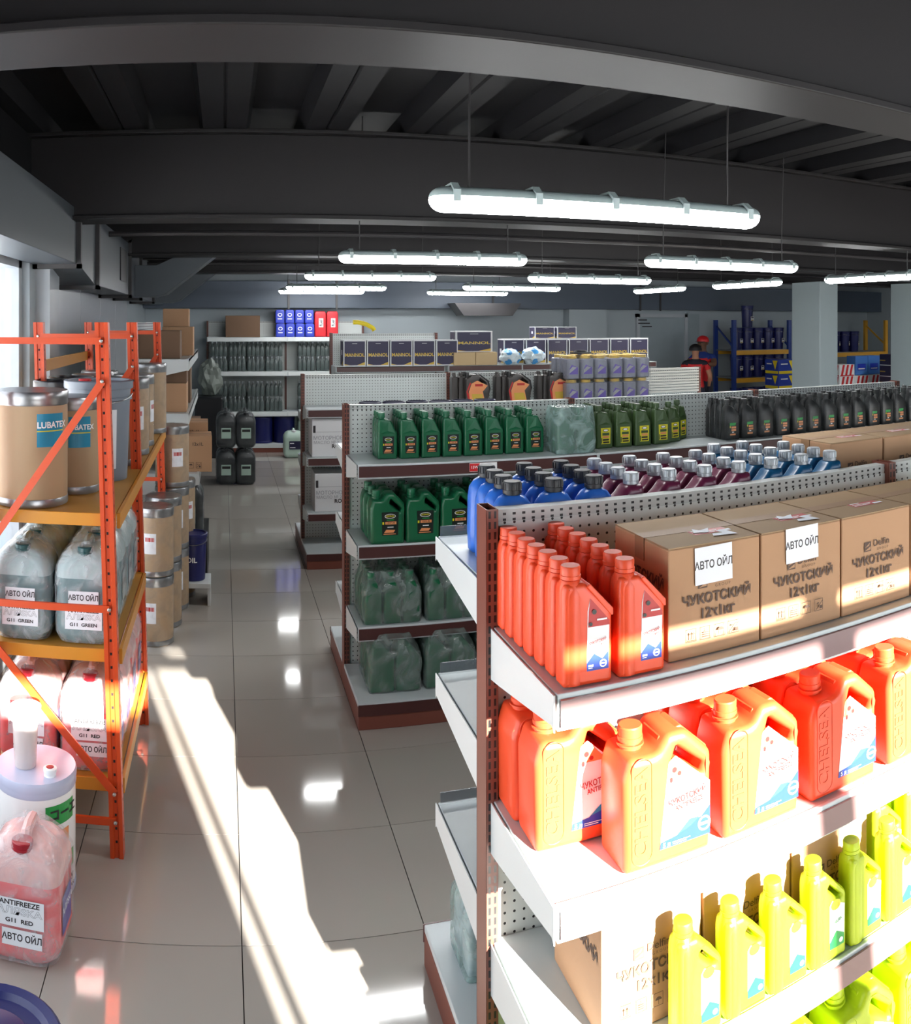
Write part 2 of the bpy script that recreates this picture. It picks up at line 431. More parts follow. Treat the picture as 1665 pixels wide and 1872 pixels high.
# left wall with its window row (openings between y 0 and 5.45) and flush panels beyond
wl = MB(); wl.box(XL-.2, XL, YF-.2, 0, 0, ZC); wl.box(XL-.2, XL, 0, 5.45, 0, .35); wl.box(XL-.2, XL, 0, 5.45, 2.42, ZC); wl.box(XL-.2, XL, 5.45, YB+.2, 0, ZC)
wall_left = struct(wl.build('wall_left', 'wall_paint', smooth=0))
pl = MB(); pl.box(0, .02, .004, 1.19, 0, 3.0); plm = pl.mesh('wall_panel', 'wall_panel', smooth=0, bevel=.003)
for k in range(4): link('wall_panel', plm, wall_left, (XL, 6.15+1.2*k, 0.002))
struct(MB().box(XL, XL+.02, YF, YB-.5, 2.80, ZC-.12).build('trim_3', 'ceiling_paint', smooth=0))
struct(MB().box(XL, XL+.10, 5.62, 5.95, 0, 3.0).build('trim_1', 'frame_paint', smooth=0))
win = tag(bpy.data.objects.new('window_1', None), kind='structure'); COL.objects.link(win)
f = MB()
for a, b_ in ((.0, .06), (1.78, 1.86), (3.58, 3.66), (5.36, 5.45)): f.box(XL-.14, XL-.05, a, b_, .35, 2.42)
f.box(XL-.14, XL-.05, 0, 5.45, .35, .42); f.box(XL-.14, XL-.05, 0, 5.45, 2.35, 2.42)
f.build('window_frame', 'frame_paint', win, smooth=0)
MB().box(XL-.2, XL+.06, 0, 5.45, .32, .35).build('window_sill', 'white_paint', win, smooth=0)
for a, b_ in ((.06, 1.78), (1.86, 3.58), (3.66, 5.36)): MB().box(XL-.10, XL-.092, a, b_, .42, 2.35).build('pane', 'glass', win, smooth=0)
# the shop window behind the camera: piers, mullions and a head bar; the low sun comes in through it
wf = MB()
wf.box(XL-.2, .25, YF-.12, YF, 0, ZC)                       # pier beside the entrance
wf.box(.25, 1.28, YF-.12, YF, 0, 2.40)                      # door leaf below the transom light
wf.box(.25, 8.3, YF-.12, YF, 2.70, ZC); wf.box(8.3, XR+.2, YF-.12, YF, 0, ZC)
wf.box(1.28, 8.3, YF-.12, YF, 0, .25)
struct(wf.build('wall_front', 'wall_paint', smooth=0))
fm = MB()
fm.box(1.20, 1.285, YF-.10, YF-.02, .0, 2.72); fm.box(1.33, 1.352, YF-.08, YF-.0, .25, 2.72)
for x in (2.20, 3.8, 5.4, 7.0): fm.box(x, x+.10, YF-.08, YF-.0, .25, 2.72)
fm.box(.25, 8.3, YF-.04, YF-.0, 2.560, 2.634); fm.box(.25, 1.45, YF-.04, YF-.0, 2.634, 2.70)
win2 = tag(bpy.data.objects.new('window_2', None), kind='structure'); COL.objects.link(win2)
fm.build('window_frame', 'frame_paint', win2, smooth=0)
struct(MB().box(-40, 40, -40, 60, -.4, -.15).build('ground_outside', 'snow', smooth=0))
for k, (x, y, w, h) in enumerate(((-14, 9, 6, 3.2), (-18, 22, 8, 4.5), (-11, 30, 5, 3))):
    o = MB().box(-2, 2, -w/2, w/2, 0, h).box(-2.2, 2.2, -w/2-.2, w/2+.2, h, h+.3).build('building', 'outside_building', smooth=0, loc=(x, y, -.15))
    tag(o, ['pale building outside the window', 'taller pale building far outside the window', 'distant low building outside the window'][k], 'building')
# beams
for k, (y, w) in enumerate(((2.01, .28), (5.5, .3), (8.5, .3), (11.5, .3))):
    b = MB(); zt = ZC-.11
    b.box(XL, XR, y-w/2, y+w/2, 2.65, 2.675); b.box(XL, XR, y-w/2, y+w/2, zt-.025, zt-.001); b.box(XL, XR, y-w/2+.06, y+w/2-.06, 2.675, zt-.025)
    o = struct(b.build('ceiling_beam', 'beam_paint', smooth=0, bevel=.004))
for k, y in enumerate((5.9, 6.95, 9.6, 10.5)):
    o = MB().tube([(XL+.05, y, 2.72), (XR-.1, y, 2.72)], .022, 8).build('conduit_pipe', 'duct_flange')
    tag(o, f'thin dark conduit pipe running under the dark ceiling, {ORD[k]} one counted from the large lamp', 'pipe', 'conduit pipes under the ceiling')
sf = MB(); sf.box(XL, XR, YB-.45, YB-.001, 2.22, 2.64); o = struct(sf.build('trim_2', 'soffit_paint', smooth=0, bevel=.004))
for x in (1.0, 1.75, 4.3, 7.0, 7.4, 10.9): MB().box(x, x+.03, YB-.47, YB-.451, 2.20, 2.66).build('flange', 'duct_flange', o, smooth=0)
MB().prism([(3.55, 2.30), (3.7, 2.10), (4.5, 2.10), (4.65, 2.30)], YB-.9, YB-.46).build('hood', 'duct_flange', o, smooth=0)
# door in the back wall
dr = tag(bpy.data.objects.new('door_1', None), kind='structure'); COL.objects.link(dr); dr.location = (7.15, YB-.02, 0)
MB().box(.06, 1.0, -.03, .0, .01, 2.08).build('door_leaf', 'door_paint', dr, smooth=0)
d = MB(); d.box(0, .06, -.06, .02, 0, 2.15); d.box(1.0, 1.06, -.06, .02, 0, 2.15); d.box(0, 1.06, -.06, .02, 2.09, 2.15); d.build('door_frame', 'frame_paint', dr, smooth=0)
d = MB(); d.box(1.06, 1.32, -.05, .0, 0, 2.15); d.build('door_reveal', 'door_paint', dr, smooth=0)
decal('lettering', [('r', (.02, .2, 2.03, 2.05), 'ink'), ('r', (.02, .26, 1.97, 1.99), 'ink'), ('r', (.1, .3, 1.91, 1.93), 'ink')], dr, y=-.061)
# columns
struct(MB().box(8.33, 8.69, 10.0, 10.69, 0, 2.62).build('column', 'column_paint', smooth=0, bevel=.01))
struct(MB().box(9.8, 10.6, 9.0, 9.97, 0, 2.62).build('column', 'column_paint', smooth=0, bevel=.01))
# ------------------------------------------------------------------ air duct under the ceiling on the left
du = thing('air_duct', 'grey rectangular sheet metal air duct running along the window wall under the ceiling', 'air duct', (0, 0, 0))
def seg(x0, x1, y0, y1, z0, z1): MB().box(x0, x1, y0, y1, z0, z1).build('duct_segment', 'duct_metal', du, smooth=0, bevel=.004)
def flange(x0, x1, y, z0, z1, w=.05, t=.03):
    b = MB(); b.box(x0-t, x0, y, y+w, z0-t, z1+t); b.box(x1, x1+t, y, y+w, z0-t, z1+t); b.box(x0-t, x1+t, y, y+w, z0-t, z0); b.box(x0-t, x1+t, y, y+w, z1, z1+t)
    b.build('flange', 'duct_flange', du, smooth=0)
seg(-1.24, -.95, .2, 5.5, 2.38, 2.74); flange(-1.21, -.95, 5.50, 2.38, 2.74)
b = MB(); b.add([(-1.20, 5.62, 2.38), (-.95, 5.62, 2.38), (-.95, 5.62, 2.74), (-1.20, 5.62, 2.74), (-1.20, 6.2, 2.27), (-.93, 6.2, 2.27), (-.93, 6.2, 2.78), (-1.20, 6.2, 2.78)], [(0, 3, 2, 1), (4, 5, 6, 7), (0, 1, 5, 4), (1, 2, 6, 5), (2, 3, 7, 6), (3, 0, 4, 7)])
b.build('duct_transition', 'duct_metal', du, smooth=0)
flange(-1.20, -.93, 6.2, 2.27, 2.78); seg(-1.20, -.93, 6.25, 8.4, 2.27, 2.78); flange(-1.20, -.93, 8.4, 2.27, 2.78)
MB().box(-.93, -.92, 7.7, 8.15, 2.38, 2.68).build('vent_grille', 'duct_flange', du, smooth=0)
seg(-1.20, -.93, 8.45, 9.5, 2.27, 2.76); flange(-1.20, -.93, 9.5, 2.27, 2.76); seg(-1.20, -.93, 9.55, 13.7, 2.27, 2.76)
flange(-1.20, -.93, 11.2, 2.27, 2.76)
MB().box(-.93, -.92, 10.2, 10.6, 2.36, 2.66).build('vent_grille', 'duct_flange', du, smooth=0)
def branch(y, w):
    b = MB(); P = [(-.93, 2.27), (-.72, 2.27), (-.60, 2.30), (.02, 2.78), (-.30, 2.78), (-.70, 2.60), (-.93, 2.60)]
    b.prism(P, y, y+w); b.build('duct_branch', 'duct_metal', du, smooth=0, bevel=.004)
branch(9.0, .4); branch(11.8, .4)
# ------------------------------------------------------------------ tube lamps
def lamp_mesh():
    b = MB(); L = 1.27; n = 9; xs = []
    for i in range(8): a = pi/2*i/7; xs.append((-L/2+.05*(1-cos(a)), sin(a)))
    xs += [(-x, s_) for x, s_ in xs[::-1]]
    rings = [[(x, .062*max(s_, .05)*cos(pi+pi*k/n), .043*max(s_, .05)*sin(pi+pi*k/n)) for k in range(n+1)] for x, s_ in xs]
    def skin(R):
        o = []; F = []
        for r in R: o += r
        m = len(R[0])
        for i in range(len(R)-1):
            for k in range(m): F.append((i*m+k, i*m+(k+1) % m, (i+1)*m+(k+1) % m, (i+1)*m+k))
        F.append(tuple(range(m))); F.append(tuple((len(R)-1)*m+k for k in range(m))); return o, F
    v, f_ = skin(rings); b.add(v, f_)
    h = MB(); rings = [[(x, .066*max(s_, .05)*cos(pi*k/n), .005+.036*max(s_, .05)*sin(pi*k/n)) for k in range(n+1)] for x, s_ in xs]
    v, f_ = skin(rings); h.add(v, f_)
    return b.mesh('diffuser', 'lamp_glow'), h.mesh('housing', 'lamp_body')
dme, hme = lamp_mesh()
lt = thing('tube_lamp', 'x', 'lamp', group='white tube lamps hanging below the dark ceiling')
link('diffuser', dme, lt); link('housing', hme, lt)
cb = MB(); cb.prism([(-.062, -.014), (-.072, -.014), (-.072, .024), (-.035, .050), (.035, .050), (.072, .024), (.072, -.014), (.062, -.014), (.064, .02), (.032, .042), (-.032, .042), (-.064, .02)], -.012, .012, 'x'); cme = cb.mesh('clip', 'lamp_body', smooth=0)
for k in range(5): link('clip', cme, lt, (-.56+.28*k, 0, 0))
for s_ in (-1, 1): MB().tube([(s_*.5, 0, .03), (s_*.5, 0, .3), (s_*.5+.02, 0, .90)], .004, 6).build('hanging_wire', 'duct_flange', lt)
LP = Proto(lt)
LAMPS = [(1.295, 2.70, 2.43, 0, 'largest white tube lamp hanging above the orange bottle shelf row'),
 (1.37, 5.44, 2.45, 0, 'white tube lamp hanging above the green bottles'),
 (3.34, 5.05, 2.44, 0, 'white tube lamp hanging above the black bottle packs'),
 (1.40, 8.05, 2.47, 0, 'long white tube lamp hanging above the third shelf row'),
 (3.38, 7.4, 2.44, 0, 'white tube lamp hanging above the shrink wrapped jar packs'),
 (1.42, 10.7, 2.47, 0, 'far tube lamp hanging above the blue boxed row by the aisle'),
 (1.45, 12.6, 2.49, 0, 'small looking tube lamp hanging by the wrapped bottle wall shelf'),
 (3.5, 10.0, 2.46, 0, 'far tube lamp hanging above the plain cartons and bags'),
 (3.66, 12.5, 2.48, 0, 'small looking tube lamp hanging in the middle near the rear wall'),
 (5.44, 9.8, 2.46, pi/2, 'short looking tube lamp turned lengthwise hanging towards the grey door'),
 (5.5, 7.9, 2.46, pi/2, 'tube lamp turned lengthwise hanging towards the two people'),
 (5.62, 6.0, 2.46, pi/2, 'tube lamp turned lengthwise hanging beside the square column'),
 (11.5, 10.2, 2.46, pi/2, 'added unseen tube lamp beyond the square columns towards the yellow rack'), (11.5, 7.6, 2.46, pi/2, 'added unseen tube lamp beyond the wide column by the side wall'),  # last four lamps are added out of view to brighten the back right
 (8.7, 7.3, 2.46, pi/2, 'added unseen tube lamp in the aisle before the square columns'), (7.6, 5.0, 2.46, pi/2, 'added unseen tube lamp over the end of the black bottle shelf')]
for x, y, z, rz, lb in LAMPS: LP.put(x, y, z-.03, rz, lb)

# ------------------------------------------------------------------ shop gondolas
def gondola(label, X0, Y, nb, bw, h, front, back, fbase=.55, bbase=.55, guard=False, rail='dark_brown', sides=(1, 1)):
    """double shelf unit along x: uprights at X0+k*bw, shelves at the listed (z, depth) on the camera side (front) and the far side (back)"""
    g = thing('shop_shelving', label, 'shelving', (X0, Y, 0))
    L = nb*bw
    up = MB(); t = .003
    up.box(-.015, .015, -.04, -.04+t, 0, h); up.box(-.015, .015, .04-t, .04, 0, h); up.box(-.015, -.015+t, -.04, .04, 0, h); up.box(.015-t, .015, -.04, .04, 0, h); up.box(-.012, .012, -.037, .037, 0, h-.02, 1)
    um = up.mesh('upright', ['brown_metal', 'dark_hole'], smooth=0)
    sl = MB(); sl.add([(-.014, -.0405, .02), (.014, -.0405, .02), (.014, -.0405, h-.004), (-.014, -.0405, h-.004)], [(0, 1, 2, 3)]); sl.add([(.014, .0405, .02), (-.014, .0405, .02), (-.014, .0405, h-.004), (.014, .0405, h-.004)], [(0, 1, 2, 3)])
    sm = sl.mesh('slot_strip', 'slots', smooth=0)
    for k in range(nb+1):
        u = link('upright', um, g, (k*bw, 0, 0)); link('slot_strip', sm, u)
    pm = MB().box(.016, bw-.016, -.005, .005, .12, h-.035, 0).mesh('pegboard_panel', 'peg', smooth=0)
    tr = MB(); tr.box(.016, bw-.016, -.02, .02, h-.035, h-.006); tm = tr.mesh('top_rail', 'slots_white', smooth=0)
    for k in range(nb): link('pegboard_panel', pm, g, (k*bw, -.017, 0)); link('pegboard_panel', pm, g, (k*bw, .017, 0)); link('top_rail', tm, g, (k*bw, 0, 0))
    for sgn, lst, bd in ((-1, front, fbase), (1, back, bbase)):
        for (z, d) in lst:
            b = MB(); y0, y1 = sgn*.024, sgn*d
            b.box(.004, bw-.004, y0, y1, z-.018, z); b.box(.004, bw-.004, y1-sgn*.012, y1, z-.072, z+.002)
            me = b.mesh('shelf', 'shelf_paint', smooth=0, bevel=.002)
            r = MB(); r.prism([(y1+sgn*.001, z-.064), (y1+sgn*.009, z-.062), (y1+sgn*.005, z-.010), (y1+sgn*.001, z-.008)], .01, bw-.01, 'x')
            rm = r.mesh('price_rail', rail, smooth=0)
            br = MB(); br.prism([(sgn*.03, z-.002), (sgn*.03, z-.125), (sgn*.10, z-.115), (sgn*(d-.01), z-.062), (sgn*(d+.002), z-.072), (sgn*(d+.002), z+.001)], -.004, -.001, 'x'); bm_ = br.mesh('bracket', 'white_paint', smooth=0)
            gm = None
            if guard and sgn > 0: gm = MB().box(.01, bw-.01, y1-.004, y1, z, z+.032).mesh('front_guard', 'clear_guard', smooth=0)
            for k in range(nb):
                s_ = link('shelf', me, g, (k*bw, 0, 0)); link('price_rail', rm, s_)
                if gm: link('front_guard', gm, s_)
                link('bracket', bm_, g, (k*bw, 0, 0)); link('bracket', bm_, g, ((k+1)*bw-.0+.003, 0, 0))
        b = MB(); b.box(-.016, L+.016, sgn*.041, sgn*bd, .0, .105); me = b.build('plinth', 'brown_metal', g, smooth=0, bevel=.004)
        MB().box(-.016, L+.016, sgn*.041, sgn*(bd-.004), .106, .128).build('base_deck', 'shelf_paint', g, smooth=0, bevel=.003)
        MB().box(-.018, L+.018, sgn*(bd+.001), sgn*(bd+.005), .07, .124).build('plinth_rail', rail, g, smooth=0)
    return g
G1 = dict(X=.635, Y=2.0); G2 = dict(X=.675, Y=4.7); G3 = dict(X=.69, Y=7.45)
g1 = gondola('white pegboard shelf row with brown posts holding the orange jugs', .635, 2.0, 3, 1.3, 1.55, [(1.267, .44), (.85, .44), (.51, .49)], [(1.355, .5), (.945, .5), (.555, .5)], .55, .6, guard=True, rail='rail_mauve')
g2 = gondola('middle white pegboard shelf row with brown price rails holding the green bottles', .675, 4.7, 3, 1.33, 1.55, [(1.275, .4), (.865, .4), (.45, .4)], [(1.275, .4), (.865, .4), (.45, .4)])
g3 = gondola('third white pegboard shelf row holding the white lettered boxes and jar packs', .69, 7.45, 3, 1.3, 1.55, [(1.28, .4), (.88, .4), (.42, .4)], [(1.2, .4), (.8, .4), (.42, .4)])
g4 = gondola('fourth shelf row, low, under the navy boxes and blue bags', 2.645, 10.3, 3, .93, 1.46, [(1.485, .45), (1.0, .4), (.6, .4)], [(1.3, .4)])
g5 = gondola('taller white shelf bay holding five navy boxes beside the aisle', 1.30, 10.3, 1, 1.3, 1.87, [(1.485, .45), (1.0, .4), (.6, .4)], [(1.3, .4)])
# price tag on the middle row
pt = thing('price_tag', 'red and white price tag clipped on the brown rail under the green bottles', 'price tag', (.675+.61, 4.288, 1.243))
MB().box(-.02, .13, 0, .003, -.022, .022).build('card', 'label_white', pt, smooth=0)
decal('print', [('r', (-.02, .035, -.02, .02), 'signal_red'), ('t', '15W', .006, 0, .02, 'label_white', .01), ('t', '1150', .082, -.004, .03, 'label_blue', .01)], pt)

# ------------------------------------------------------------------ bottle kinds
ML = dict(front='front')
def bottle_flat(name, matb, matc, label_items, hole=False, d=.052):
    r = thing(name, 'x', 'bottle')
    out = [(-.054, 0), (.054, 0), (.054, .146), (-.002, .204), (-.008, .208), (-.049, .208), (-.054, .19)]
    holes = [[(.004, .178), (.036, .142), (.030, .136), (-.002, .168)]] if hole else []
    b = slab('body', out, d, .011, matb, holes, r=.009, parent=r)
    col = MB(); col.loft([(.004, -.03, 0, .044, d+.004, .02), (.012, -.03, 0, .05, d+.006, .024), (.18, -.03, 0, .05, d+.006, .024), (.2, -.03, 0, .046, d, .022), (.212, -.03, 0, .038, .04, .018)], 4)
    col.build('grip_column', matb, b)
    if not hole:
        br = MB(); br.prism([(-.004, .2), (.004, .205), (.055, .150), (.055, .136), (.05, .136)], -.027, .027); br.build('shoulder_band', matb, b, smooth=0, bevel=.002)
    c = MB(); c.cyl(-.029, 0, .208, .216, .017, 16); cap_mesh(c, -.029, 0, .214, .24, .0215, 22); c.build('cap', matc, r)
    decal('label', label_items, r, y=-d/2-.0002)
    return r
LAB_OR = [('p', [(-.004, .03), (.044, .03), (.046, .126), (.004, .176), (-.002, .15)], 'label_white'),
 ('p', [(-.001, .118), (.046, .118), (.046, .128), (.004, .176), (0, .15)], 'label_red'),
 ('p', [(-.004, .03), (.044, .03), (.044, .066), (.03, .052), (.012, .064), (-.004, .046)], 'label_blue'),
 ('e', .032, .042, .008, .008, 'label_white'), ('e', .032, .042, .0055, .0055, 'label_blue'), ('r', (.026, .038, .0405, .0435), 'label_white'),
 ('r', (-.001, .010, .0385, .0425), 'label_white'), ('r', (-.001, .008, .035, .0365), 'label_white'),
 ('t', 'ЧУКОТСКИЙ', .02, .0875, .0085, 'label_red', .02, .72, .2), ('t', 'АНТИФРИЗ', .026, .080, .007, 'label_red', .02, .72, .2),
 ('r', (.018, .040, .130, .1335), 'label_white'), ('e', .012, .148, .005, .005, 'label_black'), ('e', .004, .124, .004, .004, 'label_black')]
LAB_LI = [('p', [(0, .028), (.044, .028), (.046, .12), (.008, .14), (0, .13)], 'label_white'), ('p', [(0, .028), (.044, .028), (.044, .052), (.02, .066), (0, .045)], 'label_green'),
 ('e', .018, .128, .015, .012, 'label_yellow'), ('t', 'CHELSEA', .022, .088, .009, 'label_green', .02, .8, .2), ('e', .034, .04, .006, .006, 'label_white')]
P_OR = Proto(bottle_flat('antifreeze_bottle', 'orange_plastic', 'orange_cap', LAB_OR))
P_LI = Proto(bottle_flat('coolant_bottle', 'lime_plastic', 'lime_cap', LAB_LI, hole=True))

def bottle_peak(name, matb, matc, items, cat='bottle'):
    r = thing(name, 'x', cat)
    out = [(-.052, 0), (.052, 0), (.052, .138), (.044, .150), (.018, .205), (-.010, .207), (-.012, .212), (-.046, .212), (-.052, .19)]
    b = slab('body', out, .052, .010, matb, (), r=.007, parent=r)
    f_ = MB(); f_.add([(-.040, -.0262, .135), (.044, -.0262, .135), (.004, -.0262, .198), (.002, -.031, .150)], [(0, 1, 3), (1, 2, 3), (2, 0, 3)]); f_.build('shoulder_facet', matb, b, smooth=0)
    rb_ = MB()
    for k in range(6): rb_.box(.046, .0535, -.018, .018, .03+.017*k, .038+.017*k)
    rb_.build('grip_ribs', matb, b, smooth=0, bevel=.001)
    c = MB(); c.cyl(-.029, 0, .208, .220, .016, 14); cap_mesh(c, -.029, 0, .218, .245, .020, 18); c.build('cap', matc, r)
    decal('label', items, r, y=-.0262)
    return r
def lab_panel(bgm, m1, m2, ring='label_white'):
    return [('p', [(-.026, .028), (.034, .028), (.036, .122), (-.028, .122)], ring), ('p', [(-.0248, .0292), (.0328, .0292), (.0348, .1208), (-.0268, .1208)], bgm),
     ('e', .004, .104, .02, .009, 'label_white'), ('e', .004, .104, .018, .0072, bgm), ('t', 'ADDINOL', .004, .104, .0085, 'label_yellow', .01, .8),
     ('r', (-.008, .018, .088, .091), 'label_green'), ('r', (-.024, -.018, .072, .082), 'label_yellow'), ('r', (-.014, .026, .072, .083), m1), ('t', '10W-40', .006, .0775, .009, bgm, .01),
     ('r', (-.006, .016, .060, .063), 'label_white'), ('p', [(-.018, .040), (.016, .040), (.022, .050), (-.010, .052)], m2), ('r', (-.02, .024, .033, .036), m2)]
P_GR = Proto(bottle_peak('motor_oil_bottle', 'green_plastic', 'green_cap', lab_panel('label_black', 'label_orange', 'label_orange', 'green_cap')))
LAB_OL = [('p', [(-.024, .026), (.034, .026), (.036, .118), (-.026, .118)], 'label_yellow'), ('e', .006, .104, .018, .008, 'ink'), ('e', .006, .104, .014, .0055, 'label_white'),
 ('r', (-.016, .028, .075, .090), 'olive_plastic'), ('r', (-.014, .026, .060, .072), 'label_orange'), ('r', (-.014, .026, .045, .055), 'ink'), ('r', (-.012, .028, .031, .040), 'ink'), ('r', (-.024, -.018, .03, .06), 'olive_plastic')]
P_OL = Proto(bottle_peak('gear_oil_bottle', 'olive_plastic', 'olive_plastic', LAB_OL))

def jug(name, matb, matc, w, d, h, items, emboss=None, cat='jug'):
    r = thing(name, 'x', cat); kx = w/.215; kz = h/.285
    P = lambda L: [(x*kx, z*kz) for x, z in L]
    out = P([(-.105, 0), (.105, 0), (.1075, .212), (.044, .272), (-.002, .272), (-.028, .236), (-.092, .238), (-.1075, .195)])
    b = slab('body', out, d, .016, matb, [P([(.020, .243), (.086, .190), (.080, .170), (.012, .215)])], r=.012*kx, res=3, parent=r)
    c = MB(); c.cyl(-.062*kx, 0, .232*kz, .258*kz, .024*kx, 20); c.lathe([(.030*kx, .245*kz), (.030*kx, .249*kz)], 20, -.062*kx, 0)
    cap_mesh(c, -.062*kx, 0, .254*kz, h, .0275*kx, 24); c.build('cap', matc, r)
    band = MB(); band.prism(P([(-.012, .262), (.042, .275), (.109, .214), (.109, .19), (.04, .255), (-.02, .242)]), -d*.30, d*.30); band.build('handle', matb, r, smooth=0, bevel=.003)
    if emboss:
        V, F = text_tris(emboss, .02, .08)
        e = MB(); e.add([((-.066+(-v[1])*.042)*kx, -d/2-v[2]*.02, (.125+v[0]*.042*1.08)*kz) for v in V], F)
        n = 24; ring = []
        for k in range(n):
            a = 2*pi*k/n; ring.append((-.066*kx+.024*kx*cos(a), (.215 if sin(a) > 0 else .038)*kz+.022*sin(a)))
        e.tube([(x, -d/2-.0002, z) for x, z in ring+ring[:1]], .0012, 5); e.build('embossed_lettering', matb, b, smooth=0)
    decal('label', items, r, y=-d/2-.0003)
    return r
def sc(items, k, kz=None, dx=0, dz=0):
    kz = kz or k; o = []
    for it in items:
        if it[0] == 'p': o.append(('p', [(x*k+dx, z*kz+dz) for x, z in it[1]], it[2]))
        elif it[0] == 'r': a = it[1]; o.append(('r', (a[0]*k+dx, a[1]*k+dx, a[2]*kz+dz, a[3]*kz+dz), it[2]))
        elif it[0] == 'e': o.append(('e', it[1]*k+dx, it[2]*kz+dz, it[3]*k, it[4]*kz, it[5]))
        else: o.append(('t', it[1], it[2]*k+dx, it[3]*kz+dz, it[4]*k)+tuple(it[5:]))
    return o
LAB_J = [('p', [(-.024, .036), (.101, .036), (.101, .150), (.014, .226), (-.002, .216)], 'label_white'),
 ('p', [(-.005, .178), (.06, .178), (.014, .226), (-.002, .216)], 'label_orange'), ('e', .012, .196, .006, .006, 'label_red'), ('e', .024, .186, .005, .005, 'label_red'), ('e', .004, .176, .004, .006, 'label_red'),
 ('p', [(-.024, .036), (.101, .036), (.101, .098), (.078, .078), (.05, .078), (.018, .056), (-.022, .050)], 'label_blue'),
 ('p', [(.02, .058), (.05, .082), (.074, .080), (.05, .066)], 'label_cyan'),
 ('e', .086, .062, .016, .016, 'label_white'), ('e', .086, .062, .012, .012, 'label_blue'), ('r', (.073, .099, .059, .065), 'label_white'), ('t', '5 л', -.008, .043, .014, 'label_white', .02), ('r', (.006, .05, .044, .0455), 'label_white'), ('r', (.006, .04, .040, .0415), 'label_white'),
 ('t', 'ЧУКОТСКИЙ', .044, .132, .019, 'label_red', .02, .8, .12), ('t', 'ANTIFREEZE', .048, .117, .016, 'label_red', .02, .8, .12), ('r', (.05, .078, .158, .160), 'label_orange')]
P_J5 = Proto(jug('antifreeze_jug', 'orange_plastic', 'orange_cap', .215, .125, .285, LAB_J, 'CHELSEA'))
LAB_GJ = sc(lab_panel('label_black', 'label_orange', 'label_orange', 'green_cap'), 1.45, 1.3, .006, .008)
P_GJ = Proto(jug('motor_oil_jug', 'green_plastic', 'green_cap', .178, .115, .27, LAB_GJ))
LAB_LJ = sc(LAB_J, .8, .8)
P_LJ = Proto(jug('coolant_jug', 'lime_plastic', 'lime_cap', .19, .12, .285, [('p', [(-.01, .04), (.085, .04), (.085, .15), (.02, .19)], 'label_white'), ('p', [(-.01, .04), (.085, .04), (.085, .08), (.03, .06)], 'label_green')], 'CHELSEA'))

def bottle_round(name, matb, matc, capx, h=.24, w=.105, d=.07, swoop=True, capr=.021):
    r = thing(name, 'x', 'bottle')
    if swoop:
        out = [(-w/2, 0, .01), (w/2, 0, .01), (w/2, h-.045, .015), (capx+.024, h-.03, .01), (capx-.022, h-.03, .01), (-w*.15, h-.055, .03), (-w/2, h-.082, .02)]
        b = slab('body', out, d, .018, matb, (), r=.015, res=3, parent=r)
        rd = MB(); pts = [(-w/2+.01, h-.085), (-w*.18, h-.082), (w*.12, h-.10), (w*.38, h-.14)]
        for yy in (-d/2+.001, d/2-.001): rd.tube([(x, yy, z) for x, z in pts], .0035, 6)
        rd.build('swoosh_ridge', matb, b)
    else:
        b = MB(); b.loft([(0, 0, 0, w*.86, d*.9, .02), (.006, 0, 0, w*.95, d*.98, .024), (.06, 0, 0, w, d, .026), (h-.085, 0, 0, w*.97, d, .026), (h-.060, 0, 0, w*.90, d*.95, .026), (h-.042, 0, 0, w*.66, d*.86, .024), (h-.034, 0, 0, w*.44, d*.66, .02)], 4); b = b.build('body', matb, r)
        rd = MB()
        for k in range(3): rd.tube([(-w*.40+.02*k, -d/2+.002, .03), (-w*.40+.022*k, -d/2+.001, h-.11), (-w*.1+.012*k, -d/2+.006, h-.068), (w*.32, -d/2+.008, h-.062)], .0035, 6)
        for k in range(4): rd.tube([(-w/2+.002, -d*.3+.014*k, .03), (-w/2+.004, -d*.3+.014*k, h-.10)], .003, 6)
        rd.build('moulded_ribs', matb, b)
    c = MB(); c.cyl(capx, 0, h-.040, h-.026, capr*.8, 16)
    n = 28; prof = []
    cap_mesh(c, capx, 0, h-.030, h, capr, 26)
    for k in range(14): a = 2*pi*k/14; c.box(capx+capr*.97*cos(a)-.0012, capx+capr*.97*cos(a)+.0012, capr*.97*sin(a)-.0012, capr*.97*sin(a)+.0012, h-.020, h-.004)
    c.build('cap', matc, r)
    return r
P_BL = Proto(bottle_round('coolant_bottle', 'blue_plastic', 'black_cap', 0, .24, .108, .068, False, .0245))
P_BU = Proto(bottle_round('gear_oil_bottle', 'burgundy_plastic', 'silver_cap', .026))
P_TE = Proto(bottle_round('gear_oil_bottle', 'teal_plastic', 'silver_cap', .026))

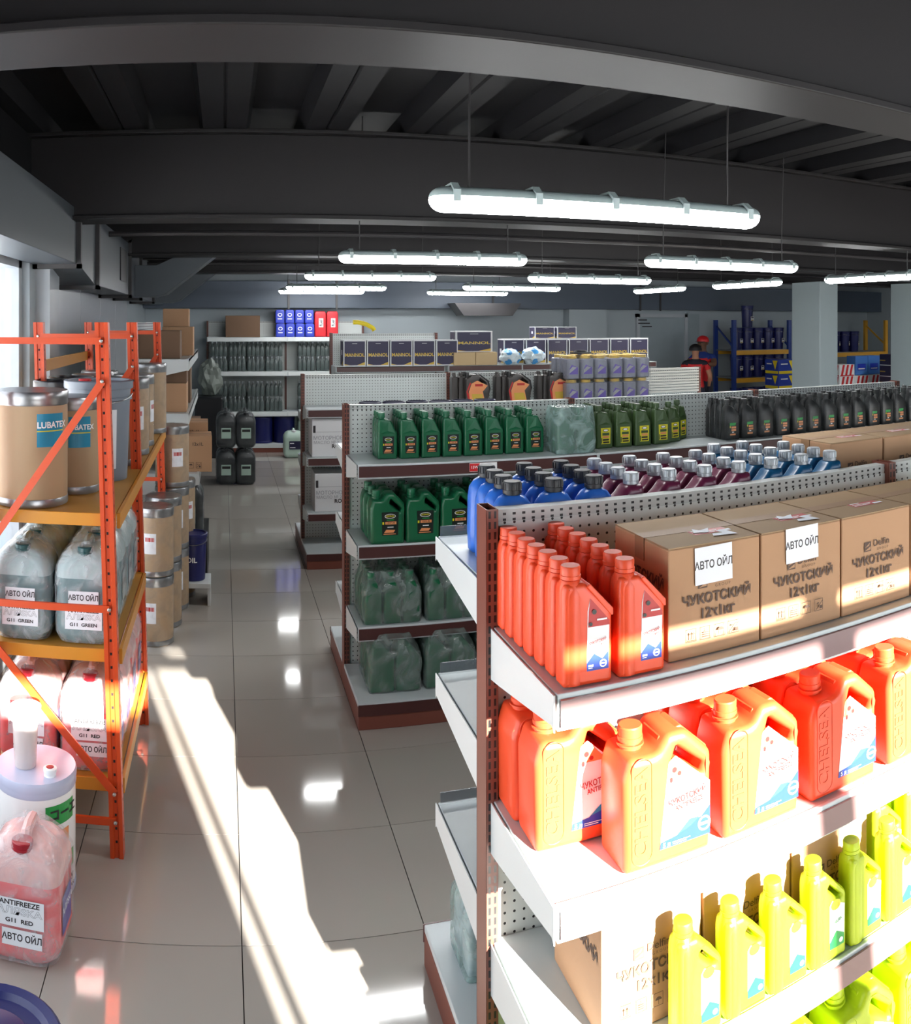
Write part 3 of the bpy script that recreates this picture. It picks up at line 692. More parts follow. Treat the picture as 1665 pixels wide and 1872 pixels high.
# ------------------------------------------------------------------ cartons
def icons(x, z, s, m='brown_ink'):
    o = []
    def fr(cx):
        a, t = s*.5, s*.05
        return [('r', (cx-a, cx+a, z-a-t, z-a), m), ('r', (cx-a, cx+a, z+a, z+a+t), m), ('r', (cx-a, cx-a+t, z-a, z+a), m), ('r', (cx+a-t, cx+a, z-a, z+a), m)]
    for k in range(4): o += fr(x+k*s*1.42)
    for q in (-.18, .14): o += [('r', (x+q*s-.03*s, x+q*s+.05*s, z-.3*s, z+.2*s), m), ('p', [(x+q*s-.12*s, z+.12*s), (x+q*s+.14*s, z+.12*s), (x+q*s+.01*s, z+.36*s)], m)]
    o += [('r', (x-.3*s, x+.3*s, z-.4*s, z-.34*s), m)]
    x1 = x+1.42*s
    for q in (-.3, -.12, .06): o.append(('r', (x1-.28*s, x1+.28*s, z+q*s, z+q*s+.08*s), m))
    o.append(('t', '5', x1, z+.3*s, s*.35, m, .02))
    x2 = x+2.84*s; o += [('p', [(x2+.3*s*cos(a*pi/8), z+.02*s+.28*s*sin(a*pi/8)) for a in range(9)], m), ('r', (x2-.02*s, x2+.03*s, z-.3*s, z+.05*s), m)]
    x3 = x+4.26*s; o += [('r', (x3+.05*s, x3+.35*s, z-.35*s, z-.05*s), m), ('p', [(x3-.4*s, z-.35*s), (x3-.36*s, z-.4*s), (x3+.4*s, z+.35*s), (x3+.36*s, z+.4*s)], m), ('e', x3-.18*s, z+.2*s, .15*s, .06*s, m)]
    return o
def carton(name, w, d, h, m='carton', mt='carton_top', tape=True, cat='box'):
    r = thing(name, 'x', cat)
    MB().box(-w/2+.001, w/2-.001, -d/2+.001, d/2-.001, 0, h-.002).build('box_body', m, r, smooth=0, bevel=.003)
    for a, b_ in ((-d/2+.002, -.0012), (.0012, d/2-.002)): MB().box(-w/2+.002, w/2-.002, a, b_, h-.002, h+.001).build('flap', mt, r, smooth=0)
    if tape: 
        tp = MB(); tp.box(-w*.5, w*.5, -.022, .022, h+.0012, h+.0018); tp.box(-w*.5-.001, -w*.5, -.022, .022, h-.05, h+.0018); tp.build('tape', 'tape', r, smooth=0)
    return r
DW, DD, DH = .243, .262, .244
def delfin():
    r = carton('cardboard_box', DW, DD, DH)
    it = [('p', [(-.046, .148), (-.022, .148), (-.022, .172), (-.046, .172)], 'brown_ink'), ('p', [(-.044, .150), (-.024, .160), (-.024, .152)], 'carton'), ('p', [(-.044, .158), (-.026, .170), (-.030, .162)], 'carton'),
      ('t', 'Delfin', .014, .165, .024, 'brown_ink', .01, 1), ('t', 'G R O U P', .018, .149, .009, 'brown_ink', 0, 1),
      ('t', 'ЧУКОТСКИЙ', .004, .124, .029, 'brown_ink', .035, 1), ('t', '12х1кг', .004, .092, .031, 'brown_ink', .03, 1)]+icons(-.064, .05, .026)
    decal('print', it, r, y=-DD/2)
    decal('print', [('t', 'ЧУКОТСКИЙ', 0, .16, .036, 'brown_ink', .035, 1)], r, y=-DW/2, side='left')
    st = decal('sticker', [('r', (-.01, .085, -.06, -.005), 'label_red'), ('r', (-.005, .05, -.052, -.048), 'label_white'), ('r', (-.005, .06, -.042, -.038), 'label_white'), ('r', (-.002, .03, -.03, -.024), 'label_white'), ('r', (.06, .09, -.058, -.046), 'paper')], r, side='top', y=-DH-.0012)
    return r
P_DE = Proto(delfin())
def autooil(parent, w=.098, h=.082, x=0, z=0, y=0, side='front', rot=0.0, nm='paper_label'):
    c, s_ = cos(rot), sin(rot)
    q = [(x+a*c-b*s_, z+a*s_+b*c) for a, b in ((-w/2, -h/2), (w/2, -h/2), (w/2, h/2), (-w/2, h/2))]
    return decal(nm, [('p', q, 'paper'), ('t', 'АВТО ОЙЛ', x, z, w*.243, 'ink', .022, .80, rot)], parent, y=y-.0004, side=side)
xs = [.911+.122, 1.157+.122, 1.403+.122, 1.65+.122, 1.9+.122]
for i, x in enumerate(xs):
    o = P_DE.put(x, 1.60+DD/2, 1.268, 0, ['brown carton with white paper sign, beside the orange bottles on the top shelf', 'brown carton with white paper sign, second along the top shelf', 'brown carton without paper sign, third along the nearest top shelf', 'brown carton on the orange bottle shelf beside the rear brown post, fourth', 'brown carton at the far end of the nearest top shelf, fifth'][i], 'brown cartons on the top shelf')
    if i < 2: autooil(o, x=-.006+.004*i, z=.198 if i == 0 else .205, y=-DD/2-.0012, rot=.02)
    if i < 2:
        decal('torn_label', [('p', [(.02, -.09), (.08, -.10), (.075, -.06), (.05, -.05), (.055, -.075), (.03, -.07)], 'paper'), ('p', [(-.005, -.045), (.03, -.055), (.05, -.02), (.02, -.03), (.01, -.012)], 'paper')], o, side='top', y=-DH-.0028)
for i, x in enumerate((1.955, 2.20, 2.44)):
    P_DE.put(x, 2.28, 1.356, .015, ['brown carton on the rear shelf directly beside the teal bottles', 'second brown carton on the rear shelf after the teal bottles', 'last brown carton on the rear shelf after the teal bottles'][i], 'brown cartons on the back shelf')
for i, x in enumerate((.875, 1.122, 1.369)):
    P_DE.put(x, 1.60+DD/2, .511, 0, ['brown carton on the lower shelf closer to the post, behind the lime bottles', 'middle brown carton on the lower shelf behind the lime bottles', 'third brown carton on the lower shelf behind the lime bottles'][i], 'brown cartons on the lower shelf')

# orange one litre bottles: two files of seven on the top shelf
for c, x0 in enumerate((.714, .838)):
    for k in range(7):
        P_OR.put(x0-.002*k+random.uniform(-.002, .002), 1.60+.0585*k, 1.268, random.uniform(-.03, .03), f'orange antifreeze bottle in the file {"beside the post" if c == 0 else "beside the carton"}, {ROW[k]}', 'orange bottles on the top shelf')
# orange five litre jugs on the second shelf
JX = [.765, .905, 1.15, 1.40, 1.655]
for c, x in enumerate(JX):
    for k in range(3):
        if c == 0: y = 1.785+.128*k*.98
        else: y = 1.645+.133*k
        if c == 1 and k == 1: continue
        if c == 0 and k == 2: y = 2.0-.03-.055
        if c == 0: y = [1.79, 1.79, 1.915][k]
        if c == 0 and k == 0: continue
        xx = x if c else [.765, .765, .757][k]
        if c == 1 and k == 2: continue
        if c == 1: xx = .905
        P_J5.put(xx, y, .851, 0, f'orange five litre antifreeze jug with embossed side, {ORD[c]} file from the post, {ROW[k]}', 'orange jugs on the second shelf')
# lime bottles on the third shelf, lime bottles and jugs on the base
LX = [.945, 1.062, 1.178, 1.295, 1.414, 1.535]
for i, x in enumerate(LX): P_LI.put(x, 1.545, .511, [0, .02, 0, 0, .03, 0][i], f'lime green coolant bottle standing before the brown cartons, {ORD[i]} from the post', 'lime bottles on the lower shelf')
for k in range(3):
    for j in range(2): P_LI.put(1.60+.118*j, 1.66+.062*k, .511, 0, f'lime bottle in the block beyond the third carton, {ORD[j]} file, {ROW[k]}', 'lime bottles on the lower shelf')
for i, x in enumerate((.98, 1.19, 1.40, 1.61)):
    for k in range(2): P_LJ.put(x, 1.56+.13*k, .129, 0, f'lime green coolant jug on the lowest deck, {ORD[i]} from the post, {ROW[k]}', 'lime jugs on the lowest deck')
for k in range(4): P_LI.put(.715, 1.52+.1*k, .129, 0, f'lime coolant bottle on the lowest deck beside the post, {ROW[k]}', 'lime bottles on the lowest deck')
for k in range(3): P_LI.put(.835, 1.52+.1*k, .129, 0, f'lime coolant bottle on the lowest deck, second file, {ROW[k]}', 'lime bottles on the lowest deck')
# far side of the nearest row
BY = [2.065, 2.15, 2.235, 2.32]
for c in range(3):
    for k, y in enumerate(BY):
        P_BL.put(.722+.114*c+(.004*k), y, 1.356, pi+random.uniform(-.04, .04), f'blue bottle with black cap, {ORD[c]} file from the post, {["against the panel", "second from the panel", "third from the panel", "outermost from the panel"][k]}', 'blue bottles with black caps')
for c in range(4):
    for k, y in enumerate(BY):
        P_BU.put(1.032+.117*c+.003*k, y-.005, 1.356, 0, f'burgundy bottle with silver cap, {ORD[c]} file after the blue ones, {["against the panel", "second from the panel", "third from the panel", "outermost from the panel"][k]}', 'burgundy bottles with silver caps')
for c in range(3):
    for k, y in enumerate(BY+[2.405]):
        if k == 4 and c > 1: continue
        P_TE.put(1.500+.115*c+.004*k, y-.005, 1.356, 0, f'teal bottle with silver cap, {ORD[c]} file after the burgundy ones, {["against the panel", "second from the panel", "third from the panel", "fourth from the panel", "outermost from the panel"][k]}', 'teal bottles with silver caps')

# ------------------------------------------------------------------ shrink-wrapped packs
def wrapped(name, label, proto_parts, nx, ny, px, py, h, filmm='film', cat='pack', top=.06, group=None, pad=.006, neck=.7):
    """proto_parts: [(part_name, mesh, dx, dy, dz, [(sub, mesh)...])] one unit; nx x ny units inside one film"""
    r = thing(name, label, cat, group=group)
    for i in range(nx):
        for j in range(ny):
            for nm, me, subs in proto_parts:
                o = link(nm, me, r, ((i-(nx-1)/2)*px, (j-(ny-1)/2)*py, .002))
                if j == 0:
                    for sn, sm_ in subs: link(sn, sm_, o)
    w, d = nx*px+pad*2, ny*py+pad*2
    b = MB(); q = 3
    secs = [(.001, 0, 0, w*.97, d*.97, .02), (.02, 0, 0, w, d, .025), (h*.55, 0, 0, w, d, .025), (h*.68, 0, 0, w*.985, d*.985, .03), (h*.92, 0, 0, w-top*.8, d-top*.8, .03), (h+.004, 0, 0, w-top, d-top, .03)]
    b.loft(secs, q); me = b.mesh('film_wrap', filmm)
    bm = bmesh.new(); bm.from_mesh(me); bmesh.ops.subdivide_edges(bm, edges=[e for e in bm.edges if e.calc_length() > .05], cuts=5, use_grid_fill=True)
    rnd = random.Random(len(name)+nx)
    for v in bm.verts:
        k = sin(v.co.x*60+3)*cos(v.co.z*47)*sin(v.co.y*53+1)
        c = abs(sin((v.co.x/px+.5*(nx % 2 == 0))*pi)) if abs(v.co.y) > d*.4 else 0
        if v.co.z > .03: v.co += v.normal*(k*.005); v.co.z += rnd.uniform(-.003, .003)
    bm.to_mesh(me); bm.free(); me.polygons.foreach_set('use_smooth', [True]*len(me.polygons))
    link('film_wrap', me, r); return r
def unit(body, cap_m, w, d, h, cx=0, capr=.02, items=None, nm='bottle', peaked=True):
    b = MB()
    if peaked: b.loft([(0, 0, 0, w*.94, d*.92, .01), (.006, 0, 0, w, d, .012), (h*.60, 0, 0, w, d, .012), (h*.80, cx*.7, 0, w*.55, d*.8, .012), (h*.86, cx, 0, capr*1.7, capr*1.7, .015), (h*.88, cx, 0, capr*1.7, capr*1.7, .015)], 3)
    else: b.loft([(0, 0, 0, w*.94, d*.92, .02), (.006, 0, 0, w, d, .025), (h*.84, 0, 0, w, d, .025), (h*.88, cx, 0, capr*1.7, capr*1.7, .015)], 3)
    cap_mesh(b, cx, 0, h*.875, h, capr, 14, 1)
    me = b.mesh(nm, [body, cap_m]); subs = []
    if items:
        o = decal('label', items, None, y=-d/2); subs.append(('label', o.data)); bpy.data.objects.remove(o)
    return [(nm, me, subs)]
LAB_BK = [('r', (-.024, .024, .022, .10), 'label_black'), ('p', [(-.022, .086), (.020, .086), (.024, .102), (-.022, .102)], 'label_green'), ('r', (-.022, -.016, .072, .084), 'label_yellow'), ('r', (-.01, .024, .068, .080), 'label_orange'), ('r', (-.01, .024, .052, .064), 'label_orange'), ('r', (-.006, .008, .042, .048), 'label_white'), ('r', (-.02, .02, .026, .036), 'label_orange')]
U_BK = unit('charcoal_plastic', 'charcoal_plastic', .112, .054, .245, -.028, .02, LAB_BK)
def putpack(P, items, group):
    for (x, y, z, lb) in items: P.put(x, y, z, 0, lb, group)
pk = wrapped('oil_bottle_pack', 'x', U_BK, 3, 4, .130, .06, .25, 'film_light', top=.03)
PK = Proto(pk)
putpack(PK, [(3.085+.39*k, 4.50-.01*k, 1.276, f'pack of black oil bottles on the middle top shelf, {ORD[k]} from the olive bottles') for k in range(5)], 'black bottle packs on the middle row')
# pale teal film block between green and olive bottles
U_GN = unit('green_plastic', 'green_cap', .105, .054, .245, -.02, .02)
tk = wrapped('oil_bottle_pack', 'cloudy film wrapped pack of green bottles between the green and olive bottles', U_GN, 2, 3, .115, .065, .25, 'film_thick', top=.02)
tk.location = (1.895, 4.44, 1.276)
# green and olive bottles in rows
for c in range(8):
    for k in range(4 if c else 3):
        P_GR.put(.745+.1185*c+.118-.004*k*0+(-.001*k), 4.48+.0585*k-(.01 if c == 1 else 0), 1.276, random.uniform(-.03, .03), f'dark green oil bottle on the middle top shelf, {ORD[c]} file from post, {ROW[k]}', 'green bottles on the middle top shelf')
for c in range(4):
    for k in range(4): P_OL.put(2.115+.126*c, 4.47+.058*k, 1.276, random.uniform(-.03, .03), f'olive bottle with yellow label, {ORD[c]} file beside the cloudy pack, {ROW[k]}', 'olive bottles on the middle top shelf')
P_OL.put(2.60, 4.52, 1.276, .25, 'olive bottle with yellow label standing turned at the end of the olive rows', 'olive bottles on the middle top shelf')
P_OL.put(2.70, 4.60, 1.276, .5, 'olive bottle with yellow label, last one, turned furthest', 'olive bottles on the middle top shelf')
for c in range(5):
    for k in range(3): P_GJ.put(.835+.185*c, 4.36+.122*k, .866, 0, f'dark green motor oil jug with handle, {ORD[c]} file from the post, {ROW[k]}', 'green jugs on the middle second shelf')
U_D1 = unit('green_plastic', 'green_cap', .09, .09, .255, -.005, .022, nm='jug', peaked=True)
pa = wrapped('oil_jug_pack', 'x', U_D1, 3, 4, .100, .085, .258, 'film_grey', top=.07)
PA = Proto(pa)
putpack(PA, [(.865+.33*k, 4.495, .452, f'grey film wrapped block of dark green jugs on the third shelf, {ORD[k]} from the post') for k in range(3)], 'wrapped green blocks on the third shelf')
U_D2 = unit('green_plastic', 'green_cap', .125, .16, .275, -.02, .026, nm='jug', peaked=True)
pb_ = wrapped('oil_jug_pack', 'x', U_D2, 2, 2, .132, .17, .28, 'film_grey', top=.09)
PB = Proto(pb_)
putpack(PB, [(.865+.29*k, 4.42, .129, f'grey film wrapped pair of green jugs on the base deck, {ORD[k]} from the post') for k in range(3)], 'wrapped green jugs on the base deck')
U_W = unit('bag_white', 'paper', .08, .08, .24, 0, .02, nm='bottle')
wq = wrapped('bottle_pack', 'cloudy plastic wrapped pack standing on the rear base deck of the orange jug row', U_W, 2, 2, .095, .09, .26, 'film_thick', top=.05)
wq.location = (.775, 2.42, .129)
# navy buckets behind the middle row
def bucket(name, body, lid, r, h, handle=True, items=None, cat='bucket', ribs=True):
    t_ = thing(name, 'x', cat)
    b = MB(); b.lathe([(r*.86, 0), (r*.87, .006), (r*.955, h*.80), (r*1.02, h*.805), (r*1.02, h*.83), (r*.965, h*.835), (r*.975, h*.92)], 32); b.build('pail', body, t_)
    l = MB(); l.lathe([(r*1.03, h*.915), (r*1.05, h*.925), (r*1.05, h*.99), (r*1.0, h), (r*.93, h), (r*.92, h*.975), (r*.90, h*.97)], 32); l.build('lid', lid, t_)
    if handle:
        hb = MB(); n = 12; hb.tube([(r*1.03*cos(pi*k/n), -r*1.03*sin(pi*k/n)*.98, h*.86-.16*r*sin(pi*k/n)*1.6) for k in range(n+1)], .003, 6); hb.build('wire_handle', 'steel', t_)
    if items: decal('label', items, t_, y=-r*.97)
    return t_
P_NB = Proto(bucket('small_bucket', 'navy', 'navy_dark', .062, .262, False))
for k in range(6): P_NB.put(.85+.139*k, 4.92, 1.276, 0, f'small navy bucket whose lid shows behind the middle panel, {ORD[k]} from the post', 'navy buckets behind the middle panel')

# ------------------------------------------------------------------ third row goods
def white_box():
    r = carton('printed_box', .40, .30, .315, 'carton_white', 'carton_white', False)
    decal('print', [('r', (-.19, .19, .205, .208), 'grey_ink'), ('p', [(.10, .19), (.13, .235), (.17, .24), (.19, .225), (.19, .16), (.13, .165)], 'brown_ink'), ('p', [(.12, .17), (.18, .205), (.19, .15), (.14, .14)], 'label_orange'),
       ('t', 'МОТОРНОЕ', -.065, .155, .043, 'grey_ink', .005, 1), ('t', 'МАСЛО № 2', -.08, .118, .036, 'grey_ink', 0, 1), ('t', 'ROSNEFT', .06, .085, .045, 'ink', .03, 1), ('r', (-.19, -.17, .2, .26), 'ink')], r, y=-.15)
    return r
P_WB = Proto(white_box())
P_WB.put(.935, 7.24, .881, 0, 'white lettered motor oil box on the upper shelf of the third row', 'white printed boxes in the third row')
P_WB.put(.96, 7.26, .421, 0, 'white lettered motor oil box on the lower shelf of the third row', 'white printed boxes in the third row')
P_WB.put(1.38, 7.24, .881, 0, 'white lettered motor oil box behind the middle row, second on the upper shelf', 'white printed boxes in the third row')
def steel_jug():
    r = thing('oil_jug', 'x', 'jug')
    slab('body', [(-.10, 0), (.10, 0), (.115, .12), (.10, .20), (.02, .262), (-.05, .27), (-.06, .245), (-.10, .235)], .10, .012, 'gunmetal', [[(.03, .235), (.085, .19), (.075, .172), (.02, .21)]], r=.012, parent=r)
    c = MB(); cap_mesh(c, -.078, 0, .235, .285, .022, 16); c.build('cap', 'black', r)
    MB().prism([(.115, .09), (.13, .14), (.115, .21), (.03, .27), (.02, .262), (.10, .20), (.112, .14)], -.03, .03).build('handle', 'black', r, smooth=0, bevel=.004)
    decal('label', [('p', [(-.075, .02), (-.035, .02), (-.085, .12), (-.055, .19), (-.065, .2), (-.098, .12)], 'label_red'), ('p', [(-.065, .03), (.07, .03), (.05, .12), (.095, .17), (.0, .215), (-.05, .19), (-.075, .12)], 'label_orange'), ('r', (-.02, .05, .165, .185), 'label_red'), ('p', [(-.04, .04), (.06, .04), (.045, .10), (-.05, .10)], 'label_gold')], r, y=-.0502)
    return r
P_SJ = Proto(steel_jug())
for c in range(3):
    for k in range(2): P_SJ.put(2.16+.385*c, 7.14+.13*k, 1.281, 0, f'gunmetal oil jug with orange shield label, {ORD[c]} from the panel joint, {ROW[k]}', 'gunmetal jugs in the third row')
U_SC = unit('gunmetal', 'steel', .05, .05, .26, 0, .018, nm='canister', peaked=False)
sct = MB(); sct.loft([(0, 0, 0, .055, .10, .012), (.24, 0, 0, .055, .10, .012), (.25, 0, 0, .03, .05, .01), (.28, 0, 0, .03, .03, .01)], 3)
scm = sct.mesh('slim_can', 'gunmetal')
for k, x in enumerate((1.99, 2.05, 2.385, 2.445, 2.775, 2.835)):
    tag(link('slim_can', scm, None, (x-.01, 7.2, 1.281)), f'slim grey metal can standing edgeways between gunmetal jugs, {ORD[k]} along the shelf', 'can', 'slim grey cans in the third row')
U_JR = unit('jar', 'gold', .125, .125, .205, 0, .05, [('p', [(-.04, .04), (.04, .04), (.04, .10), (-.02, .125), (-.04, .09)], 'label_purple'), ('p', [(-.04, .05), (.03, .10), (-.01, .11), (-.04, .08)], 'grey_ink')], nm='jar', peaked=False)
pj = wrapped('jar_pack', 'x', U_JR, 3, 3, .138, .138, .21, 'film', top=.03)
PJ = Proto(pj)
n = 0
for lay in range(2):
    for c in range(2): PJ.put(3.16+.43*c, 7.19, 1.281+.214*lay, 0, f'film wrapped pack of gold lidded jars, {["lower", "upper"][lay]} one of the {["stack beside the jugs", "stack beside the bare panel"][c]}', 'jar packs in the third row')
d_ = MB(); d_.lathe([(.10, 0), (.10, .012), (.06, .014), (.055, .03), (.0501, .03)], 24); o = d_.build('lid_disc', 'black'); o.location = (3.16, 7.15, 1.281+.434); tag(o, 'round black lid lying on the upper jar pack', 'lid')
# slatted insert in the last bay
sl = thing('slatted_panel', 'white slatted board hanging in the last bay of the third row', 'panel', (4.05, 7.42, 1.30))
for k in range(9): MB().box(-.28, .53, -.012, 0, .001+.028*k, .022+.028*k).build('slat', 'cream_paint', sl, smooth=0)

# ------------------------------------------------------------------ fourth row: navy boxes
def navy_box(w=.268, h=.305, d=.25):
    r = carton('oil_box', w, d, h, 'carton_white', 'carton_white', False)
    decal('print', [('r', (-w/2+.014, w/2-.014, .014, h-.014), 'carton_navy'), ('p', [(w*.1, .014), (w/2-.014, .014), (w/2-.014, .05)], 'label_gold'), ('p', [(-w/2+.014, .014), (-w*.2, .014), (-w/2+.014, .03)], 'label_gold'),
      ('t', 'MANNOL', 0, h*.43, w*.2, 'label_gold', .03, 1), ('r', (-w*.3, w*.3, h*.385, h*.39), 'label_white'), ('r', (-.03, .03, h-.045, h-.035), 'grey_ink')], r, y=-d/2)
    decal('print', [('r', (-d/2+.014, d/2-.014, .014, h-.014), 'carton_navy'), ('r', (-.03, .04, h*.42, h*.62), 'paper'), ('p', [(0, .014), (d/2-.014, .014), (d/2-.014, .07)], 'label_gold')], r, y=-w/2, side='left')
    return r
P_NV = Proto(navy_box())
for k in range(5): P_NV.put(1.52+.277*k, 9.98, 1.486, 0, f'navy white edged oil box in the tall bay, {ORD[k]} from the aisle', 'navy boxes in the tall bay')
for k in range(7): P_NV.put(3.50+.288*k, 10.06, 1.486, 0, f'navy white edged oil box beyond the bags, {ORD[k]} one', 'navy boxes on the low row')
o = P_NV.put(2.975, 10.02, 1.642, 0, 'navy white edged oil box raised on the plain cartons', 'navy boxes on the low row'); o.scale = (1.75, 1, .82)
for k in range(2): o = P_NV.put(3.93+.30*k, 10.1, 1.795, 0, f'small navy box on top of the navy boxes, {["nearer the bags", "nearer the door"][k]}', 'small navy boxes on top'); o.scale = (1, .8, .48)
P_PC = Proto(carton('plain_carton', .27, .3, .152, 'carton_light', 'carton_light', False))
for k in range(2): P_PC.put(2.84+.273*k, 9.98, 1.486, 0, f'low plain tan carton under the raised navy box, {["nearer", "farther"][k]} one', 'plain tan cartons')
def bagm(seed, w, h):
    bm = bmesh.new(); bmesh.ops.create_icosphere(bm, subdivisions=3, radius=1); rn = random.Random(seed)
    import mathutils
    for v in bm.verts:
        n_ = mathutils.noise.noise(v.co*2.2+Vector((seed, 0, 0)))+.5*mathutils.noise.noise(v.co*5+Vector((0, seed, 0)))
        v.co *= 1+.28*n_; v.co.x *= w/2; v.co.y *= w*.35; v.co.z = max(-.9, v.co.z)*h/2
    mn = min(v.co.z for v in bm.verts)
    for v in bm.verts: v.co.z -= mn
    me = bpy.data.meshes.new('bag'); bm.to_mesh(me); bm.free(); return me
def bag(label, x, y, z, w, h, seed, ms, name='plastic_bag'):
    me = bagm(seed, w, h); 
    for m in ms: me.materials.append(M[m])
    for p in me.polygons:
        p.use_smooth = False; p.material_index = (1 if (sin(p.center.x*40+seed)+sin(p.center.z*50)) > .9 else 0) if len(ms) > 1 else 0
    return tag(link(name, me, None, (x, y, z)), label, 'bag')
bag('crumpled blue and white plastic bag lying before the first loose navy box', 3.42, 9.86, 1.487, .26, .2, 3, ['bag_white', 'bag_blue'])
bag('crumpled blue and white plastic bag lying farther along the same shelf', 3.72, 9.86, 1.487, .28, .22, 8, ['bag_white', 'bag_blue'])
yd = MB(); yd.tube([(-.16, 0, .10), (-.10, 0, .10), (0, 0, .075), (.08, 0, .03), (.1, 0, .0)], .028, 10); o = yd.build('yellow_duster', 'yellow'); o.location = (1.73, 10.3, 1.90); tag(o, 'bright yellow duster lying on top of the tall white shelf panel', 'duster')

# ------------------------------------------------------------------ wall shelving along the back
ws = gondola('grey back wall shelving holding wrapped dark bottle packs', -.25, 13.62, 2, 1.24, 2.02, [(1.77, .42), (1.24, .42), (.62, .42)], [], .45, .04, rail='white_paint')
U_GB = unit('wall_bottle', 'silver_cap', .06, .06, .225, 0, .016, nm='bottle')
U_GB = [(U_GB[0][0], U_GB[0][1], [])]
pg = wrapped('bottle_pack', 'x', U_GB, 4, 2, .066, .066, .228, 'film', top=.02)
PG = Proto(pg); cnt = 0
SH = [(1.242, [0, 1, 2, 3], 0), (1.242, [0, 1], 1), (.622, [0, 1, 2, 3], 0), (.622, [0], 1)]
for z, cols, bay in SH:
    for c in cols:
        for lay in range(2):
            if z < 1 and c == 0 and lay == 0 and bay == 0: pass
            PG.put(-.07+.285*c+1.36*bay, 13.34, z+.231*lay, 0, f'wrapped dark bottle pack on the back wall {"upper" if z > 1 else "lower"} packed shelf, {ORD[c+4*bay]} column, {["bottom", "top"][lay]} layer', 'wrapped packs on the back wall shelf')
o = carton('large_carton', .53, .34, .33, 'carton_dark', 'carton_dark'); o.location = (.30, 13.36, 1.771); tag(o, 'large worn brown carton on top of the back wall shelf')
P_BC = Proto((lambda r: (slab('body', [(-.07, 0), (.07, 0), (.07, .19), (.045, .21), (-.045, .21), (-.07, .19)], .12, .01, 'royal_blue', parent=r), decal('label', [('r', (-.05, .05, .03, .17), 'royal_blue'), ('e', 0, .13, .035, .028, 'label_white'), ('e', 0, .13, .025, .018, 'royal_blue'), ('r', (-.035, .035, .06, .075), 'label_white')], r, y=-.0602), r)[2])(thing('blue_oil_can', 'x', 'can')))
for c in range(4):
    for lay in range(2): P_BC.put(.88+.152*c, 13.26+.10*lay, 1.771+.213*lay, 0, f'blue can on the back wall top shelf, {ORD[c]} from the brown carton, {["bottom", "top"][lay]} layer', 'blue cans on the back wall shelf')
P_RC = Proto((lambda r: (slab('body', [(-.09, 0), (.09, 0), (.09, .36), (.07, .40), (-.07, .40), (-.09, .36)], .14, .014, 'red', parent=r), decal('label', [('r', (-.025, .045, .15, .29), 'label_white'), ('t', 'fuel', .01, .22, .07, 'ink', .02, 1, pi/2)], r, y=-.0702), r)[2])(thing('red_canister', 'x', 'canister')))
for c in range(2): P_RC.put(1.51+.19*c, 13.36, 1.771, 0, f'red canister on the back wall top shelf, {["beside the blue cans", "farther from the blue cans"][c]}', 'red canisters')
def drum(name, body, lid, r, h, items=None, rim='steel', cat='drum', n=36):
    t_ = thing(name, 'x', cat)
    b = MB(); b.lathe([(r*.97, 0), (r, .01), (r, h-.04)], n); b.build('drum_body', body, t_)
    k = MB(); k.lathe([(r*1.012, .004), (r*1.02, .012), (r*1.012, .03), (r*1.002, .034)], n); k.build('bottom_rim', rim, t_)
    l = MB(); l.lathe([(r*1.005, h-.055), (r*1.02, h-.05), (r*1.012, h-.038), (r*1.025, h-.03), (r*1.03, h-.01), (r*1.0, h)], n, m=1); l.lathe([(r*.97, h-.012), (r*.965, h-.0115)], n, m=0)
    l.build('lid', [lid, rim], t_)
    if items:
        # label wrapped round the drum, printed panels as strips of short facets
        for nm, a0, a1, z0, z1, m in items:
            b = MB(); q = 10
            rr = r*(1.003 if m not in ('label_white', 'label_yellow', 'ink', 'paper2') else 1.006)
            for i in range(q):
                A, B = a0+(a1-a0)*i/q, a0+(a1-a0)*(i+1)/q
                b.add([(rr*sin(A), -rr*cos(A), z0), (rr*sin(B), -rr*cos(B), z0), (rr*sin(B), -rr*cos(B), z1), (rr*sin(A), -rr*cos(A), z1)], [(0, 1, 2, 3)])
            b.build(nm, m, t_)
    return t_
P_ND = Proto(drum('navy_drum', 'navy', 'navy_dark', .17, .40, None, 'navy'))
P_ND.put(.60, 13.40, .13, 0, 'navy drum on the base deck of the back wall shelving, closer to the black canisters', 'navy drums'); P_ND.put(.95, 13.44, .13, 0, 'navy drum on the base deck of the back wall shelving, nearer the pale canister', 'navy drums')

